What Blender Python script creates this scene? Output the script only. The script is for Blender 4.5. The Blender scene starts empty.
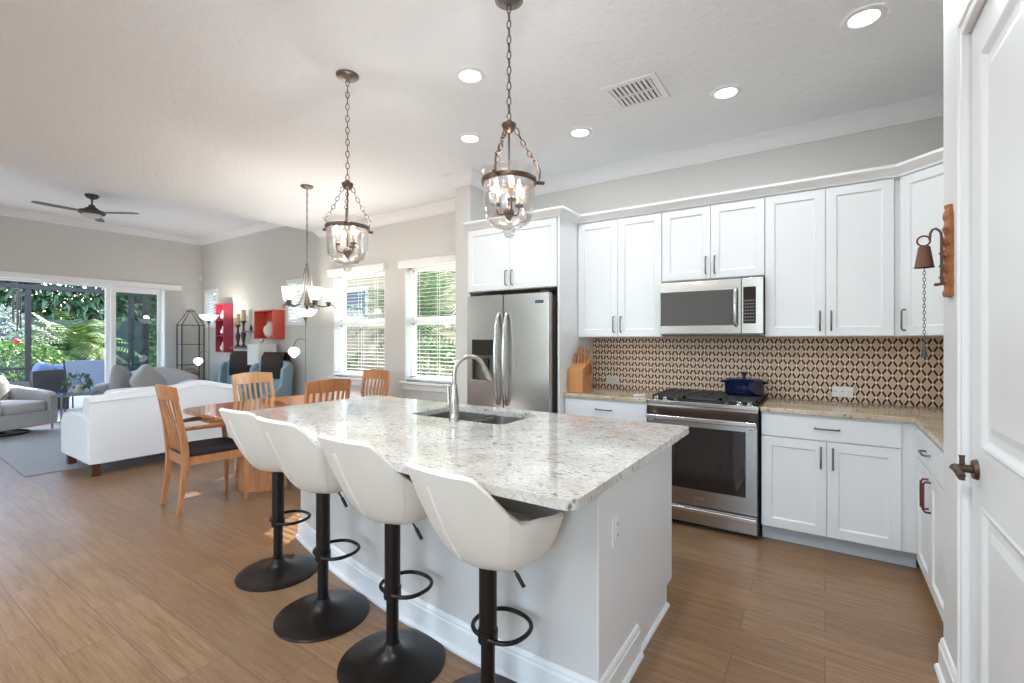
import bpy, bmesh, math, random
from mathutils import Vector, Matrix
PI = math.pi
C = bpy.context.scene
COL = C.collection
random.seed(7)

# ------------------------------------------------------------------ camera
cam_d = bpy.data.cameras.new('camera'); cam = bpy.data.objects.new('camera', cam_d); COL.objects.link(cam)
cam.location = (0, 0, 1.374); cam.rotation_euler = (PI/2, 0, math.radians(33.6))
cam_d.sensor_width = 36; cam_d.lens = 471/1024*36; cam_d.shift_y = -2.5/1024
cam_d.clip_start = 0.02; cam_d.clip_end = 200
C.camera = cam
# ------------------------------------------------------------------ world, sun, exposure
W = bpy.data.worlds.new('sky'); C.world = W; W.use_nodes = True
nt = W.node_tree; nt.nodes.clear()
sky = nt.nodes.new('ShaderNodeTexSky'); sky.sky_type = 'NISHITA'; sky.sun_disc = False
sky.sun_elevation = math.radians(39); sky.sun_rotation = math.radians(-24); sky.air_density = 1.0; sky.dust_density = 1.5
bg = nt.nodes.new('ShaderNodeBackground'); bg.inputs[1].default_value = 0.95
wo = nt.nodes.new('ShaderNodeOutputWorld')
nt.links.new(sky.outputs[0], bg.inputs[0]); nt.links.new(bg.outputs[0], wo.inputs[0])
sl = bpy.data.lights.new('sun', 'SUN'); sl.energy = 13; sl.angle = 0.009; sl.color = (1, .95, .86)
so = bpy.data.objects.new('sun', sl); COL.objects.link(so); so.location = (-8, 12, 9)
so.rotation_euler = Vector((1.0, -2.47, -2.15)).to_track_quat('-Z', 'Y').to_euler()
C.view_settings.view_transform = 'Standard'; C.view_settings.look = 'None'
C.view_settings.gamma = 1; C.view_settings.exposure = 0.64
try: C.view_settings.use_curve_mapping = False
except Exception: pass
C.cycles.use_denoising = True
C.cycles.max_bounces = 10; C.cycles.diffuse_bounces = 5; C.cycles.glossy_bounces = 4
C.cycles.transmission_bounces = 6; C.cycles.transparent_max_bounces = 24
C.cycles.sample_clamp_indirect = 6; C.cycles.caustics_reflective = False; C.cycles.caustics_refractive = False
CAN_W, PEND_W, LAMP_W = 3.3, 1.7, 30

# ------------------------------------------------------------------ materials
def mat(name, col=(.8,.8,.8), rough=.5, metal=0, **k):
    m = bpy.data.materials.new(name); m.use_nodes = True
    b = m.node_tree.nodes['Principled BSDF']
    b.inputs['Base Color'].default_value = (*col, 1); b.inputs['Roughness'].default_value = rough
    b.inputs['Metallic'].default_value = metal
    if 'spec' in k: b.inputs['Specular IOR Level'].default_value = k['spec']
    if 'emit' in k:
        b.inputs['Emission Color'].default_value = (*k['emit'], 1); b.inputs['Emission Strength'].default_value = k['es']
    if 'coat' in k: b.inputs['Coat Weight'].default_value = k['coat']; b.inputs['Coat Roughness'].default_value = .06
    if 'sheen' in k: b.inputs['Sheen Weight'].default_value = k['sheen']
    if 'trans' in k: b.inputs['Transmission Weight'].default_value = k['trans']
    return m
class N:
    """node helper on a material"""
    def __init__(s, m): s.m = m; s.t = m.node_tree; s.b = s.t.nodes['Principled BSDF']
    def new(s, ty, **k):
        n = s.t.nodes.new(ty)
        for a, v in k.items(): setattr(n, a, v)
        return n
    def link(s, a, b): s.t.links.new(a, b)
    def coord(s, kind='Object', scale=(1,1,1), rot=(0,0,0)):
        c = s.new('ShaderNodeTexCoord'); mp = s.new('ShaderNodeMapping')
        mp.inputs['Scale'].default_value = scale; mp.inputs['Rotation'].default_value = rot
        s.link(c.outputs[kind], mp.inputs[0]); return mp.outputs[0]
    def noise(s, vec, scale, detail=3, rough=.5):
        n = s.new('ShaderNodeTexNoise'); n.inputs['Scale'].default_value = scale
        n.inputs['Detail'].default_value = detail; n.inputs['Roughness'].default_value = rough
        s.link(vec, n.inputs['Vector']); return n.outputs['Fac']
    def ramp(s, fac, stops):
        r = s.new('ShaderNodeValToRGB'); e = r.color_ramp.elements
        while len(e) < len(stops): e.new(.5)
        for i, (p, c) in enumerate(stops): e[i].position = p; e[i].color = (*c, 1)
        s.link(fac, r.inputs[0]); return r.outputs[0]
    def math(s, op, a, b=None, c=None):
        n = s.new('ShaderNodeMath', operation=op)
        for i, x in enumerate((a, b, c)):
            if x is None: continue
            if isinstance(x, (int, float)): n.inputs[i].default_value = x
            else: s.link(x, n.inputs[i])
        return n.outputs[0]
    def mix(s, f, a, b, mode='MIX'):
        n = s.new('ShaderNodeMix', data_type='RGBA', blend_type=mode)
        for i, x in ((0, f), (6, a), (7, b)):
            if isinstance(x, (int, float)): n.inputs[i].default_value = x
            elif isinstance(x, tuple): n.inputs[i].default_value = (*x, 1)
            else: s.link(x, n.inputs[i])
        return n.outputs[2]
    def bump(s, h, strength=.2, dist=.01):
        n = s.new('ShaderNodeBump'); n.inputs['Strength'].default_value = strength
        n.inputs['Distance'].default_value = dist
        s.link(h, n.inputs['Height']); s.link(n.outputs[0], s.b.inputs['Normal'])
    def col(s, c): s.link(c, s.b.inputs['Base Color'])

M = {}
def gm(key, *a, **k):
    M[key] = mat(key, *a, **k); return M[key]
gm('wall_paint', (.63,.615,.58), .7)
n = N(M['wall_paint']); n.bump(n.noise(n.coord(), 60, 2), .12, .004)
gm('ceiling_paint', (.86,.88,.90), .8)
n = N(M['ceiling_paint']); n.bump(n.noise(n.coord(), 24, 3, .6), .9, .012)
gm('trim_white', (.83,.83,.83), .35)
gm('cabinet_white', (.80,.81,.82), .38)
gm('door_white', (.78,.785,.79), .35)
gm('pantry_wall', (.74,.74,.735), .5)
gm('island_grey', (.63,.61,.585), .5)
gm('toe_grey', (.52,.55,.57), .5)
gm('stainless', (.47,.455,.44), .25, 1)
n = N(M['stainless']); v = n.coord(scale=(1,1,60)); n.bump(n.noise(v, 12, 2), .03, .002)
gm('stainless_bright', (.75,.75,.75), .16, 1)
gm('stainless_dark', (.17,.148,.135), .3, .85)
gm('fridge_side', (.16,.12,.10), .45, .3)
gm('nickel', (.55,.52,.48), .24, 1)
gm('black_glass', (.022,.016,.015), .05, coat=.6)
gm('mw_glass', (.10,.095,.095), .10, coat=.4)
gm('black', (.012,.012,.012), .4)
gm('grate', (.035,.030,.028), .45)
gm('stool_metal', (.012,.008,.007), .32, .3)
gm('bronze', (.10,.062,.045), .4, .75)
gm('bronze_red', (.17,.05,.04), .35, .6)
gm('dark_pewter', (.20,.18,.165), .35, .9)
gm('leather', (.76,.72,.65), .42)
n = N(M['leather']); n.bump(n.noise(n.coord(), 220, 3), .12, .002)
gm('leather_piping', (.88,.86,.82), .45)
gm('sink_steel', (.42,.40,.37), .36, 1)
gm('fabric_white', (.78,.79,.80), .9, sheen=.3)
gm('fabric_grey', (.44,.435,.43), .95, sheen=.3)
gm('fabric_grey_dark', (.36,.36,.365), .95)
gm('fabric_blue', (.26,.38,.46), .9, sheen=.2)
gm('fabric_slate', (.20,.24,.27), .9)
gm('fabric_dark', (.028,.02,.022), .9)
gm('fabric_brown', (.035,.022,.018), .8)
gm('patio_blue', (.13,.19,.34), .8)
gm('patio_sling', (.22,.28,.40), .8)
for k in ('fabric_white','fabric_grey','fabric_grey_dark','fabric_blue'):
    n = N(M[k]); n.bump(n.noise(n.coord(), 300, 2), .2, .002)
gm('lamp_glass', (.95,.94,.92), .4, emit=(1,.97,.93), es=1.1)
gm('shade_glass', (.95,.9,.82), .4, emit=(1,.90,.74), es=.75)
gm('bulb', (1,.9,.7), .4, emit=(1,.76,.45), es=6)
gm('can_lens', (1,1,1), .4, emit=(1,.98,.95), es=9)
gm('candle_tube', (.55,.40,.28), .5)
gm('candle_wax', (.60,.50,.33), .6)
gm('red_box', (.42,.045,.085), .45)
gm('orange_box', (.62,.09,.06), .45)
gm('plum_shelf', (.28,.10,.17), .45)
gm('dark_wood', (.07,.025,.018), .4)
gm('foot_wood', (.10,.035,.02), .4)
gm('ceramic', (.72,.68,.62), .35)
gm('silver', (.7,.7,.7), .2, 1)
gm('shade_linen', (.80,.79,.76), .8)
gm('iron', (.09,.085,.08), .5, .5)
gm('plastic_white', (.80,.80,.79), .4)
gm('socket_dark', (.10,.10,.10), .5)
gm('tile_plate', (.66,.60,.55), .4)
gm('pot_blue', (.006,.010,.050), .12, coat=.8)
gm('pot_black', (.02,.02,.03), .3)
gm('blind_white', (.86,.86,.85), .5)
gm('pvc_white', (.85,.86,.86), .35)
gm('vert_blind', (.95,.95,.94), .6)
gm('lanai_frame', (.035,.03,.03), .5)
gm('fan_dark', (.045,.042,.04), .5)
gm('fan_blade', (.16,.15,.145), .6)
gm('rusty', (.16,.075,.05), .6, .5)
gm('deck', (.40,.385,.36), .8)
gm('lawn', (.10,.16,.05), .95)
gm('bark', (.20,.14,.08), .9)
gm('fence_blue', (.075,.10,.11), .8)
gm('terracotta', (.35,.14,.08), .7)
gm('pool', (.05,.25,.35), .08)
gm('metal_leg', (.35,.36,.37), .3, .8)
gm('red_ball', (.45,.03,.03), .5)
gm('far_glass', (.10,.13,.17), .1)
gm('frosted_off', (.62,.62,.62), .4)
gm('key_grey', (.16,.155,.15), .4)
gm('bounce_pale', (.55,.53,.50), .8)

def glassy(key, tint, gloss, rough=.02, base=.04, ior=1.45):
    m = bpy.data.materials.new(key); m.use_nodes = True; t = m.node_tree; t.nodes.clear()
    o = t.nodes.new('ShaderNodeOutputMaterial'); tr = t.nodes.new('ShaderNodeBsdfTransparent')
    gl = t.nodes.new('ShaderNodeBsdfGlossy'); mx = t.nodes.new('ShaderNodeMixShader')
    tr.inputs[0].default_value = (*tint, 1); gl.inputs['Roughness'].default_value = rough
    lw = t.nodes.new('ShaderNodeLayerWeight'); lw.inputs[0].default_value = .35
    mm = t.nodes.new('ShaderNodeMath'); mm.operation = 'MULTIPLY_ADD'
    mm.inputs[1].default_value = gloss; mm.inputs[2].default_value = base
    t.links.new(lw.outputs['Facing'], mm.inputs[0]); t.links.new(mm.outputs[0], mx.inputs[0])
    t.links.new(tr.outputs[0], mx.inputs[1]); t.links.new(gl.outputs[0], mx.inputs[2]); t.links.new(mx.outputs[0], o.inputs[0])
    M[key] = m
glassy('pane', (.97,.98,.98), .12, .01, .03)
glassy('pane_tint', (.72,.80,.80), .25, .01, .05)
glassy('jar_glass', (.90,.885,.86), .60, .16, .12)
glassy('table_glass', (.75,.86,.84), .4, .02, .08)

def wood(key, c1, c2, c3, scale=(1,1,1), rough=.35, coat=0):
    m = gm(key, c1, rough, coat=coat); n = N(m)
    v = n.coord(scale=scale); f = n.noise(v, 6, 5, .6)
    n.col(n.ramp(f, [(.3, c1), (.5, c2), (.7, c3)])); return m
wood('cherry', (.38,.15,.055), (.47,.20,.08), (.55,.26,.11), (6,6,1), .35, .2)
wood('maple', (.52,.27,.11), (.60,.34,.15), (.66,.40,.19), (8,8,1), .35, .2)
wood('table_wood', (.36,.13,.045), (.44,.17,.06), (.52,.22,.08), (8,1,8), .16, .6)
wood('block_wood', (.42,.17,.05), (.55,.25,.08), (.62,.31,.11), (14,14,1.2), .4)
wood('knife_wood', (.30,.11,.04), (.38,.16,.06), (.46,.22,.09), (9,9,2), .4)
wood('plaque_wood', (.26,.08,.025), (.36,.12,.04), (.44,.17,.06), (3,3,1), .5)
wood('basket', (.25,.12,.06), (.36,.18,.09), (.45,.25,.14), (6,6,30), .8)
wood('leaf_green', (.05,.11,.03), (.10,.18,.05), (.19,.28,.08), (1.5,1.5,1.5), .5)
wood('leaf_lime', (.10,.19,.05), (.19,.30,.08), (.32,.42,.16), (1.5,1.5,1.5), .5)
wood('leaf_pale', (.20,.28,.18), (.32,.38,.31), (.48,.50,.46), (1.5,1.5,1.5), .5)
wood('leaf_palm', (.07,.13,.04), (.15,.23,.06), (.32,.35,.11), (1.2,1.2,1.2), .5)
wood('leaf_dark', (.05,.10,.04), (.09,.16,.07), (.15,.24,.12), (1.5,1.5,1.5), .5)
wood('rug_fabric', (.33,.33,.34), (.37,.37,.38), (.41,.41,.42), (9,9,9), .95)

# granite
def granite(key, base, warm, fleck, rough):
    m = gm(key, base, rough); n = N(m); v = n.coord()
    cloud = n.noise(v, 5, 4, .6)
    c = n.mix(n.ramp(cloud, [(.42, (0,0,0)), (.62, (1,1,1))]), base, warm)
    fine = n.noise(v, 110, 2, .6)
    c = n.mix(n.ramp(fine, [(.48, (0,0,0)), (.60, (.7,.7,.7))]), c, tuple(x*.74 for x in warm))
    v2 = n.coord(scale=(1, 2.6, 1), rot=(0,0,.5))
    fl = n.noise(v2, 26, 4, .62)
    dn = n.ramp(n.noise(v, 9, 2), [(.38, (0,0,0)), (.60, (1,1,1))])
    f2 = n.math('MULTIPLY', n.ramp(fl, [(.575, (0,0,0)), (.61, (1,1,1))]), n.math('MULTIPLY_ADD', dn, .7, .3))
    c = n.mix(f2, c, fleck)
    n.col(c); return m
granite('granite_island', (.68,.655,.62), (.56,.515,.45), (.17,.15,.17), .07)
granite('granite_counter', (.62,.53,.40), (.50,.39,.25), (.22,.15,.10), .10)

# floor: wood-look porcelain planks along X, 0.2 x 0.92
m = gm('floor_planks', (.4,.3,.2), .3, spec=.4); n = N(m)
v = n.coord()
br = n.new('ShaderNodeTexBrick'); br.offset = .37; br.inputs['Scale'].default_value = 1
br.inputs['Brick Width'].default_value = .915; br.inputs['Row Height'].default_value = .204
br.inputs['Mortar Size'].default_value = .0028; br.inputs['Mortar Smooth'].default_value = .3
br.inputs['Color1'].default_value = (0,0,0,1); br.inputs['Color2'].default_value = (1,1,1,1); br.inputs['Mortar'].default_value = (.5,.5,.5,1)
br.inputs['Bias'].default_value = 0
n.link(v, br.inputs['Vector'])
sep = n.new('ShaderNodeSeparateColor'); n.link(br.outputs['Color'], sep.inputs[0]); rnd = sep.outputs[0]
cv = n.new('ShaderNodeCombineXYZ'); n.link(n.math('MULTIPLY', rnd, 9), cv.inputs[0]); n.link(n.math('MULTIPLY', rnd, 23), cv.inputs[1])
def shifted(scale):
    va = n.new('ShaderNodeVectorMath', operation='ADD'); n.link(n.coord(scale=scale), va.inputs[0]); n.link(cv.outputs[0], va.inputs[1]); return va.outputs[0]
g1 = n.noise(shifted((1.0, 15, 1)), 2.4, 6, .65)
g2 = n.noise(shifted((2.2, 75, 1)), 2.4, 4, .65)
c = n.ramp(g1, [(.30, (.165,.078,.034)), (.50, (.262,.143,.070)), (.72, (.355,.215,.118))])
c = n.mix(n.math('MULTIPLY', n.ramp(g2, [(.40, (0,0,0)), (.68, (1,1,1))]), .55), c, (.40,.265,.155))
c = n.mix(n.math('MULTIPLY', rnd, .45), c, (.19,.102,.056))
c = n.mix(br.outputs['Fac'], c, (.17,.11,.072))
n.col(c)
hh = n.math('ADD', n.math('MULTIPLY', br.outputs['Fac'], -1.0), n.math('MULTIPLY', g2, .08)); n.bump(hh, .2, .002)

# backsplash lattice
m = gm('backsplash', (.5,.35,.25), .45, spec=.25); n = N(m)
cc = n.new('ShaderNodeTexCoord'); sp = n.new('ShaderNodeSeparateXYZ'); n.link(cc.outputs['Object'], sp.inputs[0])
U = n.math('DIVIDE', sp.outputs[0], .0605); V = n.math('DIVIDE', sp.outputs[2], .1065)
A = n.math('ADD', U, V); B = n.math('SUBTRACT', U, V)
dA = n.math('ABSOLUTE', n.math('SUBTRACT', A, n.math('ROUND', A))); dB = n.math('ABSOLUTE', n.math('SUBTRACT', B, n.math('ROUND', B)))
s1 = n.math('MULTIPLY', n.math('LESS_THAN', dA, .115), n.math('GREATER_THAN', dB, .16))
s2 = n.math('MULTIPLY', n.math('LESS_THAN', dB, .115), n.math('GREATER_THAN', dA, .16))
dark = n.math('MAXIMUM', s1, s2)
node = n.math('MULTIPLY', n.math('LESS_THAN', dA, .10), n.math('LESS_THAN', dB, .10))
edge = n.math('MAXIMUM', n.math('LESS_THAN', dA, .15), n.math('LESS_THAN', dB, .15))
tan = n.ramp(n.noise(n.coord(), 14, 3), [(.35, (.60,.42,.30)), (.65, (.70,.51,.38))])
c = n.mix(edge, tan, (.74,.57,.45)); c = n.mix(dark, c, (.030,.010,.005)); c = n.mix(node, c, (.90,.80,.66)); n.col(c)

# siding of the neighbouring house
m = gm('siding', (.55,.40,.24), .7); n = N(m)
cc = n.new('ShaderNodeTexCoord'); sp = n.new('ShaderNodeSeparateXYZ'); n.link(cc.outputs['Object'], sp.inputs[0])
fr = n.math('FRACT', n.math('DIVIDE', sp.outputs[2], .17))
n.col(n.mix(n.math('LESS_THAN', fr, .12), (.55,.40,.24), (.34,.24,.14))); n.bump(fr, .6, .02)

# ------------------------------------------------------------------ mesh builder
class MB:
    def __init__(s): s.v = []; s.f = []
    def add(s, vs, fs, xf=None):
        o = len(s.v)
        s.v += [tuple(xf @ Vector(p)) if xf else tuple(p) for p in vs]
        s.f += [tuple(i+o for i in f) for f in fs]; return s
    def box(s, x0, x1, y0, y1, z0, z1, xf=None):
        x0, x1 = min(x0,x1), max(x0,x1); y0, y1 = min(y0,y1), max(y0,y1); z0, z1 = min(z0,z1), max(z0,z1)
        return s.add([(x0,y0,z0),(x1,y0,z0),(x1,y1,z0),(x0,y1,z0),(x0,y0,z1),(x1,y0,z1),(x1,y1,z1),(x0,y1,z1)],
                     [(0,3,2,1),(4,5,6,7),(0,1,5,4),(1,2,6,5),(2,3,7,6),(3,0,4,7)], xf)
    def tube(s, pts, r, n=8, closed=False, cap=True, flat=None):
        pts = [Vector(p) for p in pts]; N_ = len(pts); vs = []; fs = []
        rs = r if isinstance(r, (list, tuple)) else [r]*N_
        prev = None
        for i, p in enumerate(pts):
            a = pts[(i-1) % N_] if (closed or i > 0) else p; b = pts[(i+1) % N_] if (closed or i < N_-1) else p
            t = (b-a).normalized()
            if prev is None:
                u = t.orthogonal().normalized()
                if abs(t.z) > .9: u = Vector((1,0,0))
                u = (u - t*u.dot(t)).normalized()
            else: u = (prev - t*prev.dot(t)).normalized()
            prev = u; w = t.cross(u)
            for k in range(n):
                q = 2*PI*k/n + (PI/n); vs.append(p + (u*math.cos(q) + w*math.sin(q)*(flat or 1))*rs[i])
        m_ = N_ if closed else N_-1
        for i in range(m_):
            for k in range(n):
                a = i*n+k; b = i*n+(k+1) % n; c = ((i+1) % N_)*n+(k+1) % n; d = ((i+1) % N_)*n+k
                fs.append((a,b,c,d))
        if cap and not closed: fs.append(tuple(range(n))[::-1]); fs.append(tuple((N_-1)*n+k for k in range(n)))
        return s.add(vs, fs)
    def cyl(s, p0, p1, r0, r1=None, n=16): return s.tube([p0, p1], [r0, r0 if r1 is None else r1], n)
    def lathe(s, prof, n=24, c=(0,0,0), sx=1, sy=1, cap=True):
        vs = []; fs = []
        for r, z in prof:
            for k in range(n):
                q = 2*PI*k/n; vs.append((c[0]+r*math.cos(q)*sx, c[1]+r*math.sin(q)*sy, c[2]+z))
        for i in range(len(prof)-1):
            for k in range(n): fs.append((i*n+k, i*n+(k+1) % n, (i+1)*n+(k+1) % n, (i+1)*n+k))
        if cap and prof[0][0] > 1e-5: fs.append(tuple(range(n))[::-1])
        if cap and prof[-1][0] > 1e-5: fs.append(tuple((len(prof)-1)*n+k for k in range(n)))
        return s.add(vs, fs)
    def prism(s, poly, z0, z1, xf=None):
        n = len(poly); ar = sum(poly[i][0]*poly[(i+1) % n][1]-poly[(i+1) % n][0]*poly[i][1] for i in range(n))
        if ar < 0: poly = poly[::-1]
        return s.add([(x,y,z0) for x,y in poly]+[(x,y,z1) for x,y in poly],
            [tuple(range(n))[::-1], tuple(range(n, 2*n))]+[(i,(i+1) % n,n+(i+1) % n,n+i) for i in range(n)], xf)
    def sq(s, c, h, e1=.35, e2=.35, nu=24, nv=12, xf=None):
        """super-ellipsoid cushion"""
        def p(x, e): return math.copysign(abs(x)**e, x)
        vs = [(c[0], c[1], c[2]-h[2])]; fs = []
        for j in range(1, nv):
            b = -PI/2+PI*j/nv
            for i in range(nu):
                a = 2*PI*i/nu
                vs.append((c[0]+h[0]*p(math.cos(b),e2)*p(math.cos(a),e1), c[1]+h[1]*p(math.cos(b),e2)*p(math.sin(a),e1), c[2]+h[2]*p(math.sin(b),e2)))
        vs.append((c[0], c[1], c[2]+h[2])); L = len(vs)-1
        for i in range(nu):
            fs.append((0, 1+(i+1) % nu, 1+i)); fs.append((L, L-nu+i, L-nu+(i+1) % nu))
        for j in range(nv-2):
            for i in range(nu):
                a = 1+j*nu+i; b = 1+j*nu+(i+1) % nu; fs.append((a, b, b+nu, a+nu))
        return s.add(vs, fs, xf)
    def sweep(s, path, prof, closed=False, z=0):
        """profile (offset to the left of the path, height) swept along a 2D path with mitred corners"""
        P = [Vector(p) for p in path]; n = len(P); m = len(prof); vs = []; fs = []
        for i in range(n):
            a = P[i]-P[(i-1) % n] if (closed or i > 0) else P[1]-P[0]
            b = P[(i+1) % n]-P[i] if (closed or i < n-1) else a
            a = a.normalized(); b = b.normalized(); na = Vector((-a.y, a.x)); nb = Vector((-b.y, b.x))
            mt = na+nb; mt = mt/max(.2, mt.dot(na)) if mt.length > 1e-6 else na
            for o, h in prof: vs.append((P[i].x+mt.x*o, P[i].y+mt.y*o, z+h))
        for i in range(n if closed else n-1):
            for k in range(m):
                a = i*m+k; b = i*m+(k+1) % m; c = ((i+1) % n)*m+(k+1) % m; d = ((i+1) % n)*m+k; fs.append((a,d,c,b))
        if not closed: fs.append(tuple(range(m))); fs.append(tuple((n-1)*m+k for k in range(m))[::-1])
        return s.add(vs, fs)
def setp(o, label=None, cat=None, group=None, kind=None):
    if label: o['label'] = label
    if cat: o['category'] = cat
    if group: o['group'] = group
    if kind: o['kind'] = kind
    return o
def obj(name, mb, m, parent=None, smooth=None, bevel=0, seg=2, sub=0, fix=False):
    me = bpy.data.meshes.new(name); me.from_pydata(mb.v, [], mb.f); me.update()
    if fix:
        b = bmesh.new(); b.from_mesh(me); bmesh.ops.remove_doubles(b, verts=b.verts, dist=1e-5)
        bmesh.ops.recalc_face_normals(b, faces=b.faces); b.to_mesh(me); b.free()
    me.materials.append(M[m] if isinstance(m, str) else m)
    o = bpy.data.objects.new(name, me); COL.objects.link(o)
    if parent: o.parent = parent
    if smooth is not None:
        me.polygons.foreach_set('use_smooth', [True]*len(me.polygons))
        if smooth < 180:
            try: me.set_sharp_from_angle(angle=math.radians(smooth))
            except Exception: pass
    if bevel:
        bv = o.modifiers.new('b', 'BEVEL'); bv.width = bevel; bv.segments = seg; bv.limit_method = 'ANGLE'; bv.angle_limit = math.radians(40)
        me.polygons.foreach_set('use_smooth', [True]*len(me.polygons)); bv.harden_normals = True
    if sub:
        sb = o.modifiers.new('s', 'SUBSURF'); sb.levels = sub; sb.render_levels = sub
    return o
def thing(name, label, cat, loc=(0,0,0), rz=0, group=None):
    o = bpy.data.objects.new(name, None); COL.objects.link(o); o.empty_display_size = .1
    o.location = loc; o.rotation_euler = (0,0,rz); return setp(o, label, cat, group)
def struct(name, mb, m, parent=None, **k):
    o = obj(name, mb, m, parent, **k)
    if parent is None: o['kind'] = 'structure'
    return o
def dup(root, loc, rz, label=None, group=None):
    r = root.copy(); COL.objects.link(r); r.location = loc; r.rotation_euler = (0,0,rz)
    if label: r['label'] = label
    if group: r['group'] = group
    for ch in list(root.children):
        c = ch.copy(); COL.objects.link(c); c.parent = r
        for g in list(ch.children):
            d = g.copy(); COL.objects.link(d); d.parent = c
    return r
def light(name, ty, loc, e, col=(1,1,1), size=.1, parent=None, rot=None, spot=None):
    l = bpy.data.lights.new(name, ty); l.energy = e; l.color = col
    if ty == 'AREA': l.shape = 'DISK'; l.size = size
    else: l.shadow_soft_size = size
    if spot: l.spot_size = spot; l.spot_blend = .6
    o = bpy.data.objects.new(name, l); COL.objects.link(o); o.location = loc
    if rot: o.rotation_euler = rot
    if parent: o.parent = parent
    return o
def arc(cx, cy, r, a0, a1, n): return [(cx+r*math.cos(a0+(a1-a0)*i/n), cy+r*math.sin(a0+(a1-a0)*i/n)) for i in range(n+1)]

# ================================================================== THE SETTING
XL, YB, XR, YF = -10.44, 4.22, 1.08, -4.0         # room bounds
YS, XW = 4.443, -6.20                              # living-room back wall is set deeper, left of x = XW
ZC, ZL, XE = 2.98, 3.37, -6.38                     # kitchen ceiling, living ceiling, where the drop is
PX = .41                                           # pantry wall plane
struct('floor', MB().box(XL-.14, 2.2, YF-.14, YS+.14, -.12, 0), 'floor_planks')
struct('ceiling', MB().box(XE, 2.2, YF-.14, YS+.14, ZC, ZC+.7), 'ceiling_paint')
struct('ceiling', MB().box(XL-.14, XE-.001, YF-.14, YS+.14, ZL, ZL+.165), 'ceiling_paint')
# back wall (y = 4.22) with its two windows and two little transoms
W1 = (-5.88, -4.80, .84, 2.30); W2 = (-4.43, -3.35, .84, 2.30); T1 = (-10.29, -9.81, 1.63, 2.316); T2 = (-7.40, -6.96, 1.63, 2.316)
def wall_with_holes(name, lo, hi, holes, t0, t1, top, m='wall_paint', axis='x'):
    mb = MB(); cur = lo
    def bx(a, b, z0, z1):
        if b-a > 1e-4 and z1-z0 > 1e-4:
            mb.box(a, b, t0, t1, z0, z1) if axis == 'x' else mb.box(t0, t1, a, b, z0, z1)
    for a, b, z0, z1 in sorted(holes):
        bx(cur, a, 0, top); bx(a, b, 0, z0); bx(a, b, z1, top); cur = b
    bx(cur, hi, 0, top); return struct(name, mb, m)
wall_with_holes('wall_back', XW, 2.2, [W1, W2], YB, YB+.14, ZC)
struct('wall_back_return', MB().box(XW, XW+.13, YB+.14, YS+.14, 0, ZC), 'wall_paint')
wall_with_holes('wall_living', XL-.14, XW, [T1, T2], YS, YS+.14, ZL)
# wall with the sliding doors (x = -9.95)
SD = (-1.20, 3.785, 0, 2.33)
wall_with_holes('wall_left', YF, YS, [SD], XL-.14, XL, ZL, axis='y')
# walls behind the camera: three broad openings added, unseen, to let in fill daylight
wall_with_holes('wall_front', XL-.14, 2.2, [(-10.3, -9.2, .1, 2.8), (-5.7, -3.7, .1, 2.8), (-.9, 1.8, .1, 2.8)], YF-.14, YF, ZL)
struct('wall_right', MB().box(XR, XR+.12, 2.55, YB, 0, ZC), 'wall_paint')
struct('wall_far_right', MB().box(2.1, 2.2, YF, YB, 0, ZC), 'wall_paint')
# pantry wall with the white door
DO = (1.395, 2.205, 0, 2.42)
wall_with_holes('wall_pantry', -.75, 2.62, [DO], PX, PX+.12, ZC, 'pantry_wall', axis='y')
struct('wall_pantry_return', MB().box(PX+.12, XR+.12, 2.50, 2.62, 0, ZC), 'pantry_wall')
# stub wall beside the fridge
CX0, CX1, CY = -3.045, -2.86, 3.575
struct('wall_divider', MB().box(CX0, CX1, CY, YB, 0, ZC), 'wall_paint')

crown = [(0,-.115), (.012,-.115), (.012,-.100), (.028,-.088), (.062,-.045), (.088,-.026), (.100,-.020), (.100,0), (0,0)]
base = [(0,0), (.030,0), (.030,.012), (.024,.02), (.016,.024), (.016,.105), (.011,.112), (.011,.122), (.006,.132), (0,.136)]
def run(name, path, prof, z=0, m='trim_white'): return struct(name, MB().sweep(path, [(o, h) for o, h in prof], z=z), m)
run('trim_1', [(XE, YB), (CX0, YB), (CX0, CY), (CX1, CY), (CX1, YB), (XR, YB), (XR, 2.62)][::-1][:-1]+[(XW, YB), (XW, YS)], crown, ZC)
run('trim_2', [(XL, YF), (XL, YS), (XE-.002, YS)][::-1], crown, ZL)
run('trim_3', [(PX, 2.62), (PX, -.75)][::-1], [(o, h) for o, h in crown], ZC) if False else None
run('baseboard_back', [(XL, YS), (XW, YS), (XW, YB), (CX0, YB), (CX0, CY), (CX1-.02, CY)][::-1], base)
run('baseboard_left', [(XL, 3.785), (XL, YS)][::-1], base)
run('baseboard_pantry', [(PX, 2.30), (PX, 2.62)], base)

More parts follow.
